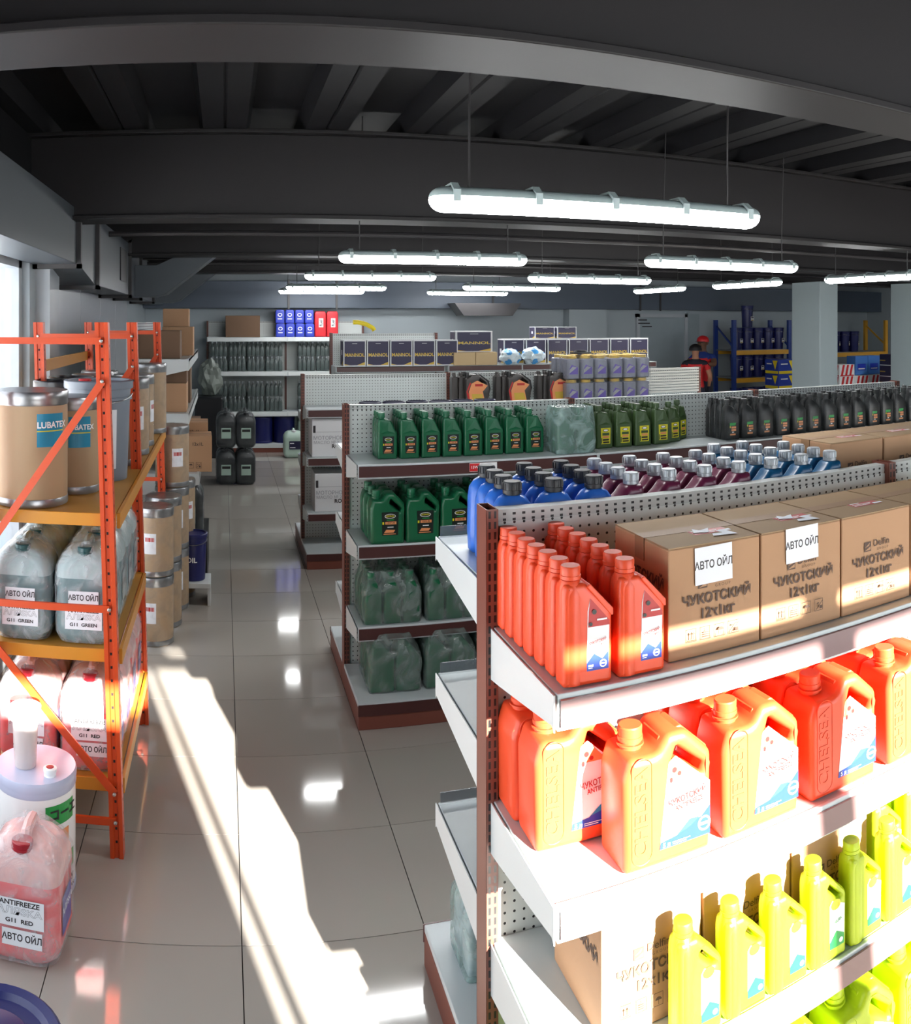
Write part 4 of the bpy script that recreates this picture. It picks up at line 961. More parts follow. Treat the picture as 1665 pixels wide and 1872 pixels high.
# ------------------------------------------------------------------ canisters (10 litre)
def canister(name, low, up, capm, w, d, h, fill=.70, items=None, side_items=None, wrap=True, cat='canister', wm='film_jug'):
    r = thing(name, 'x', cat)
    b = MB(); R = .045
    S_ = [(0, 0, 0, w*.72, d*.72, .04, 0), (.012, 0, 0, w*.86, d*.86, .05, 0), (.04, 0, 0, w*.97, d*.97, R, 0), (.06, 0, 0, w, d, R, 0), (.075, 0, 0, w*.985, d*.985, R, 0), (h*.60, 0, 0, w*.985, d*.985, R, 0), (h*.62, 0, 0, w*1.0, d*1.0, R, 0),
          (h*fill, 0, 0, w, d, R, 1), (h*fill+.002, 0, 0, w, d, R, 1), (h*.76, 0, 0, w*.97, d*.97, R, 1), (h*.86, 0, 0, w*.80, d*.88, R, 1), (h*.905, 0, 0, w*.62, d*.78, .04, 1), (h*.92, 0, 0, w*.5, d*.7, .04, 1)]
    b.loft(S_, 5); b.build('canister_body', [low, up], r)
    hd = MB(); hd.tube([(0, -d*.16, h*.90), (0, -d*.12, h*.965), (0, 0, h*.985), (0, d*.22, h*.98), (0, d*.32, h*.90)], .017, 8); hd.build('handle', up, r)
    c = MB(); c.cyl(0, -d*.31, h*.87, h*.93, .026, 16); cap_mesh(c, 0, -d*.31, h*.90, h*.965, .033, 20); c.build('cap', capm, r)
    if items: 
        for it in items: decal(it[0], it[1], r, y=-d/2-.0065)
    if side_items: decal('side_label', side_items, r, y=-w/2-.001, side='right')
    if wrap:
        b = MB(); e = .006
        b.loft([(.004, 0, 0, w*.9, d*.9, .05), (.04, 0, 0, w*1.0+e, d+e, R), (h*.6, 0, 0, w+e*2, d+e*2, R), (h*.77, 0, 0, w*.99+e, d*.99+e, R), (h*.88, 0, 0, w*.80+e, d*.9, R), (h*.96, 0, 0, w*.52, d*.76, .04), (h*1.005, 0, 0, w*.3, d*.62, .03)], 5)
        b.build('film_wrap', wm, r)
    return r
def ant(color_word, dz=0, dx=0):
    return [('paper_label', [('r', (-.072+dx, .072+dx, .062+dz, .148+dz), 'paper'), ('t', 'ANTIFREEZE', dx, .134+dz, .0215, 'ink', .03, 1.0), ('t', 'АЛЯSKA', dx, .109+dz, .030, 'grey_ink', .035, 1.15), ('t', 'АЛЯSKA', dx, .109+dz, .030, 'paper', -.002, 1.15), ('t', 'G11  '+color_word, dx, .080+dz, .018, 'ink', .03, 1.1)])]
def signp(x, z, w=.118, h=.052): return ('paper_sign', [('r', (x-w/2, x+w/2, z-h/2, z+h/2), 'paper'), ('t', 'АВТО ОЙЛ', x, z, .028, 'ink', .025, .80)])
CW, CDp, CHh = .23, .225, .385
P_CT = Proto(canister('antifreeze_canister', 'jug_teal', 'jug_teal_top', 'cap_teal', CW, CDp, CHh, .66, ant('GREEN', .0)+[signp(.0, .183)], [('r', (-.06, .05, .08, .2), 'jug_teal_top'), ('t', 'АЛЯSKA', 0, .15, .03, 'ink', .03, 1)]))
P_CP = Proto(canister('antifreeze_canister', 'jug_pink', 'jug_pink_top', 'cap_red', CW, CDp, CHh, .66, ant('RED', .066, .004)+[signp(.012, .094)], [('r', (-.06, .05, .08, .2), 'label_purple'), ('t', 'АЛЯSKA', 0, .15, .03, 'paper', .03, 1)]))

# ------------------------------------------------------------------ orange rack on the left, leaning slightly to the wall
RX0, RX1 = -.90, -.425
rk = thing('storage_rack', 'orange steel storage rack with amber shelves beside the window', 'rack', (0, 0, 0))
LEAN = .03
def post(x, y):
    b = MB(); n_ = 5; h = 2.0; w, d = .05, .05
    lx = lambda z: x+LEAN*(1-z)
    P = [(-w/2, -d/2), (-.010, -d/2), (-.007, -d/2+.007), (.007, -d/2+.007), (.010, -d/2), (w/2, -d/2), (w/2, d/2), (-w/2, d/2)]
    m = len(P); b.add([(lx(0)+p[0], y+p[1], 0) for p in P]+[(lx(h)+p[0], y+p[1], h) for p in P], [tuple(range(m))[::-1], tuple(range(m, 2*m))]+[(i, (i+1) % m, m+(i+1) % m, m+i) for i in range(m)])
    o = b.build('post', 'orange_steel', rk, smooth=0)
    hl = MB()
    for k in range(38):
        z = .06+.05*k; hl.add([(lx(z)+.0005-.004, y-d/2+.0066, z-.005), (lx(z)+.004, y-d/2+.0066, z-.005), (lx(z)+.004, y-d/2+.0066, z+.005), (lx(z)-.004, y-d/2+.0066, z+.005)], [(0, 1, 2, 3)])
        hl.add([(lx(z)+w/2+.0005, y-.004, z-.005), (lx(z)+w/2+.0005, y+.004, z-.005), (lx(z)+w/2+.0005, y+.004, z+.005), (lx(z)+w/2+.0005, y-.004, z+.005)], [(0, 1, 2, 3)])
    hl.build('slot_holes', 'dark_hole', o, smooth=0)
    return o
for y in (3.2, 4.27, 5.87):
    for x in (RX0, RX1): post(x, y)
    for z in (1.93, .93, .14):
        s_ = MB(); s_.bar((RX0+LEAN*(1-z), y-.028, z), (RX1+LEAN*(1-z), y-.028, z), .026, .012); o = s_.build('cross_brace', 'orange_steel', rk, smooth=0)
        for x in (RX0, RX1): bb = MB(); bb.lathe([(.007, 0), (.007, .005), (.004, .008)], 8); bo = bb.build('bolt', 'bolt', o); bo.location = (x+LEAN*(1-z), y-.034, z); bo.rotation_euler = (pi/2, 0, 0)
    for (z0, z1) in ((1.78, 1.12), (.25, .62)):
        s_ = MB(); xa = RX1 if z0 > 1 else RX1; s_.bar((xa+LEAN*(1-z0), y-.036, z0), (RX0+LEAN*(1-z1), y-.036, z1 if z0 > 1 else .80), .028, .008); o = s_.build('diagonal_brace', 'orange_steel', rk, smooth=0)
        bb = MB(); bb.lathe([(.007, 0), (.007, .005), (.004, .008)], 8); bo = bb.build('bolt', 'bolt', o); bo.location = (xa+LEAN*(1-z0), y-.042, z0); bo.rotation_euler = (pi/2, 0, 0)
def rshelf(z, y0, y1, dx=0):
    s_ = MB(); s_.box(RX0-.01+dx, RX1+.02+dx, y0, y1, z-.012, z); o = s_.build('shelf_board', 'amber_board', rk, smooth=0)
    for bx_ in ((RX1+.026+dx, RX1+.04+dx, y0, y1, z-.055, z+.004), (RX0-.03+dx, RX0-.016+dx, y0, y1, z-.055, z+.004), (RX0-.01+dx, RX1+.025+dx, y0-.012, y0, z-.045, z+.004), (RX0-.01+dx, RX1+.025+dx, y1, y1+.012, z-.045, z+.004)):
        MB().box(*bx_).build('shelf_beam', 'amber_steel', rk, smooth=0, bevel=.002)
rshelf(1.27, 3.24, 5.84, -.005); rshelf(.755, 3.24, 4.24, .003); rshelf(.265, 3.24, 4.24, .012)
MB().box(RX0-.05, RX0-.03, 4.3, 5.84, 1.74, 1.80).build('backstop_beam', 'amber_steel', rk, smooth=0)

FILE = ['beside the aisle', 'beside the window']
TX = [(-.535, 0), (-.785, 1)]
for (x, fi) in TX:
    for k in range(4): P_CT.put(x, 3.375+.238*k, .756, 0, f'teal antifreeze canister on the middle rack shelf, {FILE[fi]}, {ROW[k]}', 'teal canisters on the rack')
    for k in range(4):
        P_CP.put(x+.02, 3.375+.238*k, .266, 0, f'pink antifreeze canister on the lowest rack shelf, {FILE[fi]}, {ROW[k]}', 'pink canisters on the rack')
# drums and buckets on the upper rack shelf
LB = [('label_panel', .30, 1.15, .24, .37, 'label_aqua'), ('label_stripe', .30, 1.15, .300, .304, 'label_yellow')]
def lub(r, zc, a0, rad, s=1):
    # lettering bent round the drum
    V, F = text_tris('LUBATEX', .03); b = MB(); b.add([(rad*sin(a0+v[0]*.034*s/rad), -rad*cos(a0+v[0]*.034*s/rad), zc+v[1]*.034*s) for v in V], F); b.build('lettering', 'label_white', r, smooth=0)
fd = drum('fibre_drum', 'fibre', 'fibre_lid', .148, .455, LB); lub(fd, .325, .78, .1500)
P_FD = Proto(fd); P_FD.put(-.775, 3.41, 1.271, .07, 'large tan fibre drum with blue label at the near end of the upper rack shelf', 'fibre drums')
fs = drum('fibre_drum', 'fibre', 'fibre_lid', .118, .41, [('label_panel', .35, 1.2, .20, .33, 'label_aqua'), ('label_stripe', .35, 1.2, .26, .264, 'label_yellow')]); lub(fs, .285, .8, .1197, .9)
P_FS = Proto(fs); P_FS.put(-.652, 3.675, 1.271, -.32, 'smaller tan fibre drum with blue label behind the large one', 'fibre drums')
gb = bucket('grey_bucket', 'grey_bucket', 'grey_bucket', .156, .46); tag(gb, 'grey plastic bucket with raised rings and paper strip on the upper rack shelf', 'bucket'); gb.location = (-.585, 4.0, 1.271)
b = MB()
for i in range(6):
    A, B = .42+.30*i/6, .42+.30*(i+1)/6; rr = .146
    b.add([(rr*sin(A), -rr*cos(A), .06), (rr*sin(B), -rr*cos(B), .06), (rr*1.055*sin(B), -rr*1.055*cos(B), .33), (rr*1.055*sin(A), -rr*1.055*cos(A), .33)], [(0, 1, 2, 3)])
b.build('paper_strip', 'paper', gb)
MB().lathe([(.03, .455), (.03, .468), (.0, .470)][:2], 16, -.05, -.09).build('red_bung', 'signal_red', gb)
P_KB = Proto(bucket('black_bucket', 'black_bucket', 'black_bucket', .125, .44))
P_KB.put(-.815, 4.22, 1.271, 0, 'black bucket on the upper rack shelf behind the small tan drum', 'black buckets on the rack')
P_KB.put(-.80, 4.50, 1.271, 0, 'black bucket on the upper rack shelf, farther one by the window', 'black buckets on the rack')
def wdrum(r, h, m='fibre'):
    t_ = drum('wrapped_can', m, 'fibre_lid', r, h, [('paper_patch', -.55, .15, h*.34, h*.64, 'paper'), ('red_patch', -.45, .05, h*.52, h*.58, 'label_red')], cat='can', n=28)
    b = MB(); b.lathe([(r*1.03, .003), (r*1.04, h*.3), (r*1.035, h*.7), (r*1.05, h-.01), (r*.98, h+.008), (r*.5, h+.006)], 28); b.build('film_wrap', 'film', t_); return t_
P_WD = Proto(wdrum(.118, .42))
for k, (x, y) in enumerate(((-.56, 4.40), (-.78, 4.78), (-.53, 4.74), (-.78, 5.05), (-.53, 5.08), (-.78, 5.4))):
    P_WD.put(x, y, 1.271, .4*k, f'wrapped tan can on the upper rack shelf, {ORD[k]} one behind the grey bucket', 'wrapped cans on the upper rack shelf')
P_LD = Proto(wdrum(.122, .455)); o = P_LD.put(-.50, 5.68, 1.271, 0, 'tall film wrapped tan drum at the far end of the upper rack shelf', 'wrapped cans on the upper rack shelf')
# cans stacked on the floor beyond the first bay
for k, (y, lays) in enumerate(((5.38, 2), (5.70, 2), (6.04, 3), (6.31, 2))):
    for l_ in range(lays):
        P_WD.put(-.43+.035*k, y, .001+.428*l_, .3*k, f'film wrapped tan can in the floor stacks beyond the rack, {ORD[k]} stack, {["bottom", "middle", "top"][l_]} one', 'wrapped cans stacked beyond the rack')
# left wall shelving beyond the rack
lw = thing('storage_shelving', 'white shelving along the window side wall holding brown cartons beyond the rack', 'shelving', (-.15, 7.1, 0))
lw.location = (-.70, 6.45, 0)
for k in range(3): MB().box(-.03, .0, 1.2*k-.02, 1.2*k+.02, 0, 2.0).build('upright', 'white_paint', lw, smooth=0)
for z, d in ((1.72, .44), (1.31, .44), (.86, .52)):
    for k in range(2):
        s_ = MB(); s_.box(.0, d, 1.2*k+.01, 1.2*k+1.19, z-.02, z); s_.box(d-.02, d, 1.2*k+.01, 1.2*k+1.19, z-.085, z+.005); o = s_.build('shelf', 'white_paint', lw, smooth=0)
    MB().prism([(.0, z-.18), (.0, z), (d, z), (d, z-.08)], -.008, -.004, 'y').build('bracket', 'white_paint', lw, smooth=0)
MB().box(.0, .01, .02, 2.38, .1, 2.0).build('back_panel', 'peg', lw, smooth=0)
def shell_carton():
    r = carton('oil_carton', .36, .30, .27, 'carton', 'carton', True)
    pts = [(-.075+.05*cos(a*pi/12)*(1 if a % 2 else .9), .15+.045*sin(a*pi/12)*(1 if a % 2 else .88)) for a in range(-2, 15)]
    ring = []
    it = [('p', pts+[(-.10, .118), (-.05, .118)][::-1][:0] or pts, 'brown_ink'), ('p', [(-.075+(x+.075)*.82, .15+(z-.15)*.82) for x, z in pts], 'carton')]
    it += [('t', '12x1L', .07, .21, .035, 'brown_ink', .02)]+icons(-.10, .05, .042)[:30]
    decal('print', it, r, y=-.15); return r
P_SC = Proto(shell_carton())
def cart(lb, x, y, z, w, d, h, m='carton', nm='cardboard_box', rz=0):
    o = carton(nm, w, d, h, m, 'carton_top' if m == 'carton' else m); o.location = (x, y, z); o.rotation_euler = (0, 0, rz); o['label'] = lb; return o
P_SC.put(-.27, 6.68, .861, .03, 'brown carton printed with a shell outline and 12x1L on the low window side shelf', 'shell printed cartons')
o = P_SC.put(-.30, 6.99, .861, .02, 'brown carton printed with a shell outline standing behind the other shell carton', 'shell printed cartons'); o.scale = (.98, .98, 1.25)
cart('open topped brown carton on the middle window side shelf beyond the drums', -.46, 6.72, 1.311, .36, .30, .22, 'carton')
cart('dark brown carton stacked on the middle window side shelf', -.46, 6.74, 1.533, .36, .28, .10, 'carton_dark')
cart('wide brown carton with printed oval on the top window side shelf', -.50, 6.72, 1.721, .34, .3, .215, 'carton_dark')
cart('tall brown carton on the top window side shelf farther along', -.38, 7.3, 1.721, .26, .3, .24, 'carton')
cart('brown carton stacked highest on the window side shelf', -.40, 7.35, 1.963, .22, .24, .15, 'carton')
cart('brown carton deep on the middle window side shelf', -.46, 7.5, 1.311, .36, .34, .30, 'carton_dark')
cart('brown carton deep on the low window side shelf', -.40, 7.5, .861, .40, .34, .30, 'carton_dark')
# black canisters, navy bucket and white crate below
P_KC = Proto(canister('black_canister', 'black_jug', 'black_jug', 'black_cap', .24, .24, .45, .7, [('paper_label', [('r', (-.06, .06, .12, .25), 'milk_green'), ('r', (-.05, .05, .2, .23), 'black_jug')])], None, True, wm='film'))
for c in range(2):
    for lay in range(2):
        for k in range(2): P_KC.put(0.03+.245*c, 10.66+.26*k, .452*lay+.001, .05, f'film wrapped black canister at the aisle end, {["window side", "shelf side"][c]} column, {["bottom", "top"][lay]} layer, {ROW[k]}', 'black canisters on the aisle floor')
P_KC.put(-.27, 6.60, .36, 0, 'black canister under the window side shelf above the navy bucket', 'black canisters on the aisle floor')
P_KC.put(-.33, 6.95, .36, 0, 'black canister deep under the window side shelf', 'black canisters on the aisle floor')
bx = MB(); bx.box(-.42, -.12, 6.46, 7.2, .001, .358); o = bx.build('low_plinth', 'black', smooth=0); tag(o, 'low black plinth block under the window side shelving', 'plinth')
cr = thing('white_crate', 'small white wooden crate step under the navy bucket', 'crate', (-.22, 6.17, 0))
MB().box(-.13, .13, -.13, .13, .125, .16).build('top_board', 'white_paint', cr, smooth=0, bevel=.003)
for sx in (-1, 1): MB().box(sx*.12-.01 if sx > 0 else -.13, sx*.12+.01 if sx > 0 else -.05, -.12, .12, .0, .125).build('leg', 'white_paint', cr, smooth=0)
nb = bucket('navy_bucket', 'navy', 'navy', .098, .33); tag(nb, 'navy bucket lettered in white standing on the small white crate', 'bucket'); nb.location = (-.215, 6.17, .161)
V, F = text_tris('OIL', .02); b = MB(); b.add([(.0935*sin(v[0]*.05/.0935-.1), -.0935*cos(v[0]*.05/.0935-.1), .15+v[1]*.05) for v in V], F); b.build('lettering', 'label_white', nb, smooth=0)
bag('pale crumpled plastic sheeting heaped beside the back wall shelf', -.13, 11.6, .905, .36, .55, 5, ['sheeting'], 'plastic_sheeting').location = (-.2, 12.9, .905)
st_ = MB(); st_.box(-.42, .0, 12.6, 13.1, 0, .90); o = st_.build('covered_stack', 'black_jug', smooth=0, bevel=.03); tag(o, 'dark covered stack standing beside the back wall shelving', 'stack')
mc = canister('pale_canister', 'milk_green', 'milk_green', 'paper', .30, .26, .42, .7, [('paper_label', [('r', (-.07, .10, .13, .25), 'navy_dark'), ('r', (-.06, 0, .21, .225), 'label_white'), ('r', (-.06, .02, .15, .16), 'label_white')])], None, False)
tag(mc, 'pale green canister with dark label standing on the floor at the aisle end', 'canister'); mc.location = (1.04, 12.72, 0)
mc2 = canister('pale_canister', 'milk_green', 'milk_green', 'paper', .30, .26, .42, .7, [('paper_label', [('r', (-.12, .08, .2, .26), 'navy_dark')])], None, False)
tag(mc2, 'pale green canister on the back shelving deck behind the floor one', 'canister'); mc2.location = (1.31, 13.36, .13)

# ------------------------------------------------------------------ left foreground
pf = P_CP.put(-.622, 2.70, 0.001, -.06, 'pink antifreeze canister standing on the floor in front of the metal pail', 'pink canisters')
pf.scale = (1.10, 1.0, 1.0)
wp = drum('metal_pail', 'label_white', 'pale_lid', .142, .42, [('green_band', .45, 1.35, .27, .34, 'label_green'), ('picture_panel', .75, 1.15, .16, .25, 'label_orange'), ('red_patch', .7, .95, .17, .23, 'label_red'), ('green_leaf', 1.0, 1.4, .10, .16, 'label_green')], 'pale_lid', 'pail')
tag(wp, 'white metal pail with green band and pale lilac lid on the floor beside the rack', 'pail'); wp.location = (-.665, 3.0, 0)
for s, a0, zc, sz, m in (('コーエ', 1.0, .305, .045, 'ink'), ('ATLУ', 1.12, .062, .030, 'ink'), ('IN JAPAN', 1.15, .034, .018, 'ink')):
    V, F = text_tris(s, .03); b = MB(); rr = .1440; b.add([(rr*sin(a0+v[0]*sz/rr), -rr*cos(a0+v[0]*sz/rr), zc+v[1]*sz) for v in V], F); b.build('lettering', m, wp, smooth=0)
b = MB(); b.lathe([(.022, .418), (.020, .426), (.024, .436), (.024, .446), (.018, .449)], 20, .065, -.065); b.build('spout', 'label_white', wp); MB().lathe([(.014, .4492), (.010, .4502)], 14, .065, -.065).build('spout_plug', 'cap_red', wp)
cp = thing('measuring_jug', 'translucent plastic measuring jug standing on the pail lid', 'jug', (-.70, 2.985, .421))
b = MB(); b.lathe([(.038, 0), (.039, .004), (.046, .16), (.054, .165), (.057, .21), (.054, .21), (.051, .168), (.043, .162), (.036, .008), (.02, .007)], 28); b.build('cup', 'cup', cp)
b = MB(); b.tube([(.0, .05, .195), (.0, .10, .18), (0, .10, .07), (0, .045, .05)], .008, 8); b.build('handle', 'cup', cp)
bd = thing('blue_barrel', 'blue plastic barrel with a domed lid in the near corner', 'barrel', (-.535, 1.90, -.0))
b = MB(); b.lathe([(.14, 0), (.155, .02), (.17, .1), (.172, .34), (.165, .365)], 40); b.build('barrel_body', 'navy', bd)
b = MB(); b.lathe([(.172, .355), (.178, .362), (.178, .385), (.170, .392), (.15, .388), (.14, .375), (.11, .372), (.10, .385), (.06, .395), (.02, .397)], 40); b.build('lid', 'navy', bd); bd.scale = (1, 1, .9)

# ------------------------------------------------------------------ racks at the back right
def back_rack(lb, x, y, w, cpost, cbeam, h, zs, d=.6):
    r = thing('pallet_rack', lb, 'rack', (x, y, 0))
    for px in (0, w):
        for py in (0, d): MB().box(px-.035, px+.035, py-.03, py+.03, 0, h).build('post', cpost, r, smooth=0)
        MB().bar((px, 0, h-.5), (px, d, h-.1), .02, .03).build('brace', cpost, r, smooth=0)
    for z in zs:
        MB().box(.036, w-.036, -.03, .02, z-.09, z-.01).build('beam', cbeam, r, smooth=0); MB().box(.036, w-.036, d-.02, d+.03, z-.09, z-.01).build('beam', cbeam, r, smooth=0); MB().box(.0, w, .021, d-.021, z-.02, z-.001).build('deck', 'steel', r, smooth=0)
    return r
back_rack('blue posted pallet rack with yellow beams against the back wall', 8.62, 12.75, 1.25, 'blue_steel', 'yellow_steel', 2.04, (.40, 1.0, 1.5))
back_rack('yellow posted rack seen beyond the square column', 10.75, 12.5, 1.4, 'yellow_steel', 'yellow_steel', 2.04, (.6, 1.42))
P_PB = Proto(bucket('navy_bucket', 'navy', 'navy', .111, .40, True, [('r', (-.07, .07, .12, .2), 'label_white'), ('r', (-.05, .05, .17, .19), 'navy_dark'), ('r', (-.05, .05, .125, .14), 'label_gold')]))
k = 0
for z, wd in ((1.501, 'upper'), (1.001, 'middle'), (.401, 'lower')):
    for c in range(5):
        P_PB.put(8.79+.238*c, 12.93, z, .55, f'navy bucket on the {wd} level of the blue rack, {ORD[c]} from its blue end post', 'navy buckets on the blue rack')
P_PB.put(9.05, 12.95, 1.905, .5, 'navy bucket stacked alone on top of the upper bucket row', 'navy buckets on the blue rack')
P_PB.put(9.05, 12.95, 2.305-.0, .5, 'wrapped navy bucket stacked highest on the blue rack', 'navy buckets on the blue rack') if False else None
for c in range(3): P_PB.put(10.95+.25*c, 12.7, 1.421, .7, f'navy bucket on the yellow rack, {ORD[c]} from its post', 'navy buckets on the yellow rack')
def box2(name, w, d, h, base, items):
    r = thing(name, 'x', 'box'); MB().box(-w/2, w/2, -d/2, d/2, 0, h).build('box_body', base, r, smooth=0, bevel=.004); decal('print', items, r, y=-d/2-.001); decal('print', items, r, y=-w/2-.001, side='left'); return r
P_YB = Proto(box2('blue_yellow_box', .40, .40, .26, 'label_blue', [('r', (-.19, .19, .01, .06), 'yellow'), ('p', [(.02, .24), (.17, .24), (.10, .08)], 'yellow'), ('r', (-.15, .0, .17, .19), 'label_white')]))
for k in range(4): P_YB.put(9.22, 12.15, .30+.262*k+.0, 0, f'blue and yellow box stacked before the blue rack, {ORD[k]} from the bottom', 'blue and yellow boxes')
o = MB().box(9.0, 9.8, 11.9, 12.45, 0, .298).build('pallet_block', 'cream_paint', smooth=0); tag(o, 'pale pallet block under the blue and yellow boxes', 'pallet')
RWI = [('p', [(-.15+.1*i, .0), (-.10+.1*i, .0), (-.05+.1*i, .2), (-.10+.1*i, .2)], 'signal_red') for i in range(3)]+[('r', (-.16, .16, .0, .02), 'signal_red')]
P_RW = Proto(box2('striped_box', .36, .34, .205, 'label_white', RWI))
for c in range(3):
    for l_ in range(5 if c else 6): P_RW.put(10.15+.37*c, 11.6, .001+.208*l_, 0, f'red and white striped box, {ORD[c]} stack from the column, {ORD[l_]} from the bottom', 'red and white striped boxes')
P_SB = Proto(box2('blue_canister', .30, .24, .34, 'sky_blue', [('r', (-.1, .1, .08, .2), 'royal_blue'), ('r', (-.08, .08, .10, .12), 'label_white')]))
for c in range(2): P_SB.put(10.55+.31*c, 11.6, 1.046, 0, f'light blue canister block on top of the striped boxes, {["nearer", "farther"][c]} one', 'light blue canisters')
P_NS = Proto(box2('navy_box', .34, .34, .2, 'carton_navy', [('r', (-.16, -.02, .08, .10), 'label_gold'), ('r', (-.16, .16, .0, .012), 'label_white')]))
for l_ in range(7): P_NS.put(10.97, 11.1, .02+.2*l_, 0, f'navy box with gold stripe in the stack before the striped boxes, {ORD[l_]} from the bottom', 'stacked navy boxes by the column')

# ------------------------------------------------------------------ people
def person(label, x, y, rz, H, cols, pose):
    """one continuous skinned figure; pose gives the arm points; materials by height"""
    s = H/1.75
    J = {'pel': (0, 0, .95), 'wst': (0, .0, 1.10), 'chest': (0, 0, 1.30), 'neckb': (0, 0, 1.45), 'neck': (0, -.01, 1.52), 'head': (0, -.025, 1.62), 'crown': (0, -.015, 1.68),
         'lh': (-.10, 0, .90), 'lk': (-.11, -.02, .50), 'la': (-.11, .02, .10), 'lt': (-.12, -.14, .04), 'rh': (.10, 0, .90), 'rk': (.11, -.02, .50), 'ra': (.11, .02, .10), 'rt': (.12, -.14, .04), 'lsh': (-.18, 0, 1.40), 'rsh': (.18, 0, 1.40)}
    J.update(pose)
    R = {'pel': (.15, .11), 'wst': (.14, .10), 'chest': (.16, .11), 'neckb': (.08, .07), 'neck': (.052, .055), 'head': (.082, .098), 'crown': (.07, .085), 'lh': (.09, .09), 'rh': (.09, .09), 'lk': (.06, .06), 'rk': (.06, .06), 'la': (.042, .045), 'ra': (.042, .045), 'lt': (.038, .032), 'rt': (.038, .032),
         'lsh': (.065, .06), 'rsh': (.065, .06), 'le': (.045, .045), 're': (.045, .045), 'lw': (.03, .028), 'rw': (.03, .028), 'lp': (.036, .022), 'rp': (.036, .022)}
    E = [('pel', 'wst'), ('wst', 'chest'), ('chest', 'neckb'), ('neckb', 'neck'), ('neck', 'head'), ('head', 'crown'), ('pel', 'lh'), ('lh', 'lk'), ('lk', 'la'), ('la', 'lt'), ('pel', 'rh'), ('rh', 'rk'), ('rk', 'ra'), ('ra', 'rt'), ('chest', 'lsh'), ('lsh', 'le'), ('le', 'lw'), ('lw', 'lp'), ('chest', 'rsh'), ('rsh', 're'), ('re', 'rw'), ('rw', 'rp')]
    # five fingers on each hand
    for a in 'lr':
        wv = Vector(J[a+'w']); pv = Vector(J[a+'p']); dr_ = (pv-wv).normalized(); up = Vector((0, 0, 1)); sdv = dr_.cross(up).normalized()
        for i, (o_, ln) in enumerate(((.030, .05), (.024, .075), (.008, .085), (-.008, .08), (-.024, .062))):
            nm = f'{a}f{i}'; q = pv+up*o_*(.9)+(dr_*.01 if i else dr_*-.02+up*.01)
            J[nm] = tuple(q+dr_*ln*.5); J[nm+'b'] = tuple(q+dr_*ln*.9+sdv*.02); R[nm] = (.0095, .0095); R[nm+'b'] = (.008, .008); E += [(a+'p', nm), (nm, nm+'b')]
    names = list(J); me = bpy.data.meshes.new('body'); me.from_pydata([tuple(c*s for c in J[n_]) for n_ in names], [(names.index(a), names.index(b_)) for a, b_ in E], [])
    o = bpy.data.objects.new('body', me); COL.objects.link(o); sk = o.modifiers.new('s', 'SKIN'); 
    for i, n_ in enumerate(names): me.skin_vertices[0].data[i].radius = [v*s for v in R[n_]]; me.skin_vertices[0].data[i].use_root = (n_ == 'pel')
    o.modifiers.new('u', 'SUBSURF').levels = 2
    bpy.context.view_layer.update(); dg = bpy.context.evaluated_depsgraph_get(); bm_ = bpy.data.meshes.new_from_object(o.evaluated_get(dg)); bpy.data.objects.remove(o)
    bm_.materials.clear()
    for c in cols[:4]: bm_.materials.append(M[c])
    arm = [Vector(J[k_])*s for k_ in ('le', 'lw', 'lp', 're', 'rw', 'rp')]
    for p in bm_.polygons:
        z = p.center.z/s; mi_ = 0
        dA = min((p.center-a).length for a in arm)
        if z < .97: mi_ = 2 if z > .12 else 3
        elif z < 1.47: mi_ = 1
        if z < 1.47 and z > .97 and dA < .13*s: mi_ = 0
        if 1.36 < z < 1.475 and mi_ == 1 and len(cols) > 4: mi_ = 4
        p.material_index = mi_; p.use_smooth = True
    if len(cols) > 4: bm_.materials.append(M[cols[4]])
    root = thing('person', label, 'person', (x, y, 0), rz)
    link('body', bm_, root)
    hp = Vector(J['head'])*s
    f_ = MB()
    f_.add([(hp.x-.012, hp.y-.09, hp.z-.02), (hp.x+.012, hp.y-.09, hp.z-.02), (hp.x, hp.y-.118, hp.z-.012), (hp.x, hp.y-.09, hp.z+.03)], [(0, 1, 2), (1, 3, 2), (3, 0, 2), (0, 3, 1)]); f_.build('nose', cols[0], root)
    f_ = MB()
    for sx in (-1, 1): f_.box(hp.x+sx*.03-.011, hp.x+sx*.03+.011, hp.y-.098, hp.y-.085, hp.z+.008, hp.z+.018)
    f_.box(hp.x-.02, hp.x+.02, hp.y-.098, hp.y-.085, hp.z-.052, hp.z-.044); f_.build('face_features', 'hair', root, smooth=0, bevel=.002)
    f_ = MB()
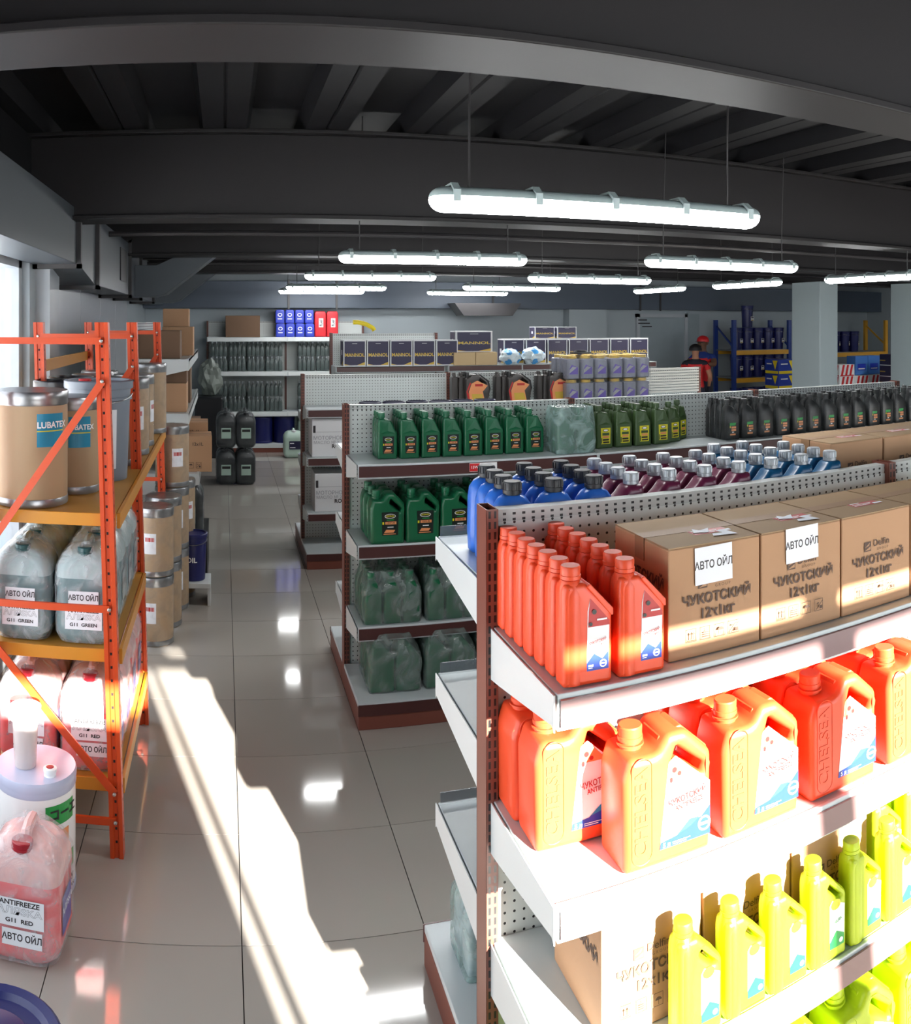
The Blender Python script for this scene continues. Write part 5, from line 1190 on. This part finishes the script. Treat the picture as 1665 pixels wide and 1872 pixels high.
    for sx in (-1, 1): f_ = MB().loft([(hp.z-.03, hp.x+sx*.086, hp.y+.01, .012, .026, .006), (hp.z, hp.x+sx*.09, hp.y+.012, .018, .04, .008), (hp.z+.03, hp.x+sx*.088, hp.y+.012, .012, .03, .006)], 3); f_.build('ear', cols[0], root)
    return root, hp
def dome(hp, m, nm, root, r=.105, z0=.0, brim=False):
    b = MB(); b.lathe([(r*1.0, hp.z+z0), (r*1.0, hp.z+z0+.03), (r*.86, hp.z+z0+.07), (r*.55, hp.z+z0+.10), (r*.15, hp.z+z0+.112)], 20, hp.x, hp.y+.012); o = b.build(nm, m, root)
    if brim:
        b = MB(); b.prism([(hp.x-.075, hp.y-.07), (hp.x+.075, hp.y-.07), (hp.x+.06, hp.y-.165), (hp.x, hp.y-.185), (hp.x-.06, hp.y-.165)], hp.z+z0, hp.z+z0+.008, 'z'); b.build('cap_brim', 'black_cap', root, smooth=0)
# capped man, facing the other person, arms folded round the shoulders
r1, hp1 = person('person in red cap, red vest and blue collar, arm round the other person', 7.88, 12.60, -1.0, 1.77, ['tanned', 'shirt_red', 'trousers', 'black', 'shirt_blue'],
    {'le': (-.27, -.12, 1.24), 'lw': (-.16, -.34, 1.30), 'lp': (-.09, -.40, 1.31), 're': (.28, -.14, 1.26), 'rw': (.10, -.36, 1.30), 'rp': (.03, -.41, 1.31)})
dome(hp1, 'signal_red', 'cap', r1, .108, .02, True)
r2, hp2 = person('dark haired person in red top with navy shoulders, held close beside the capped one', 7.50, 12.24, 2.6, 1.66, ['skin', 'shirt_red', 'trousers', 'black', 'shirt_navy'],
    {'le': (-.26, .03, 1.16), 'lw': (-.24, -.12, .98), 'lp': (-.23, -.17, .92), 're': (.25, -.16, 1.24), 'rw': (.05, -.28, 1.28), 'rp': (-.02, -.31, 1.30)})
dome(hp2, 'hair', 'hair', r2, .108, -.01)
# unique labels for anything built from a prototype but never placed
for o in list(COL.objects):
    if o.get('label') == 'x': print('UNPLACED', o.name)
for o in COL.objects:
    if o.type == 'MESH' and o.parent and o.name.split('.')[0] in ('slot_holes', 'moulded_ribs', 'grip_ribs', 'embossed_lettering', 'lettering', 'swoosh_ridge', 'face_features', 'torn_label', 'slot_strip'): o['kind'] = 'stuff'
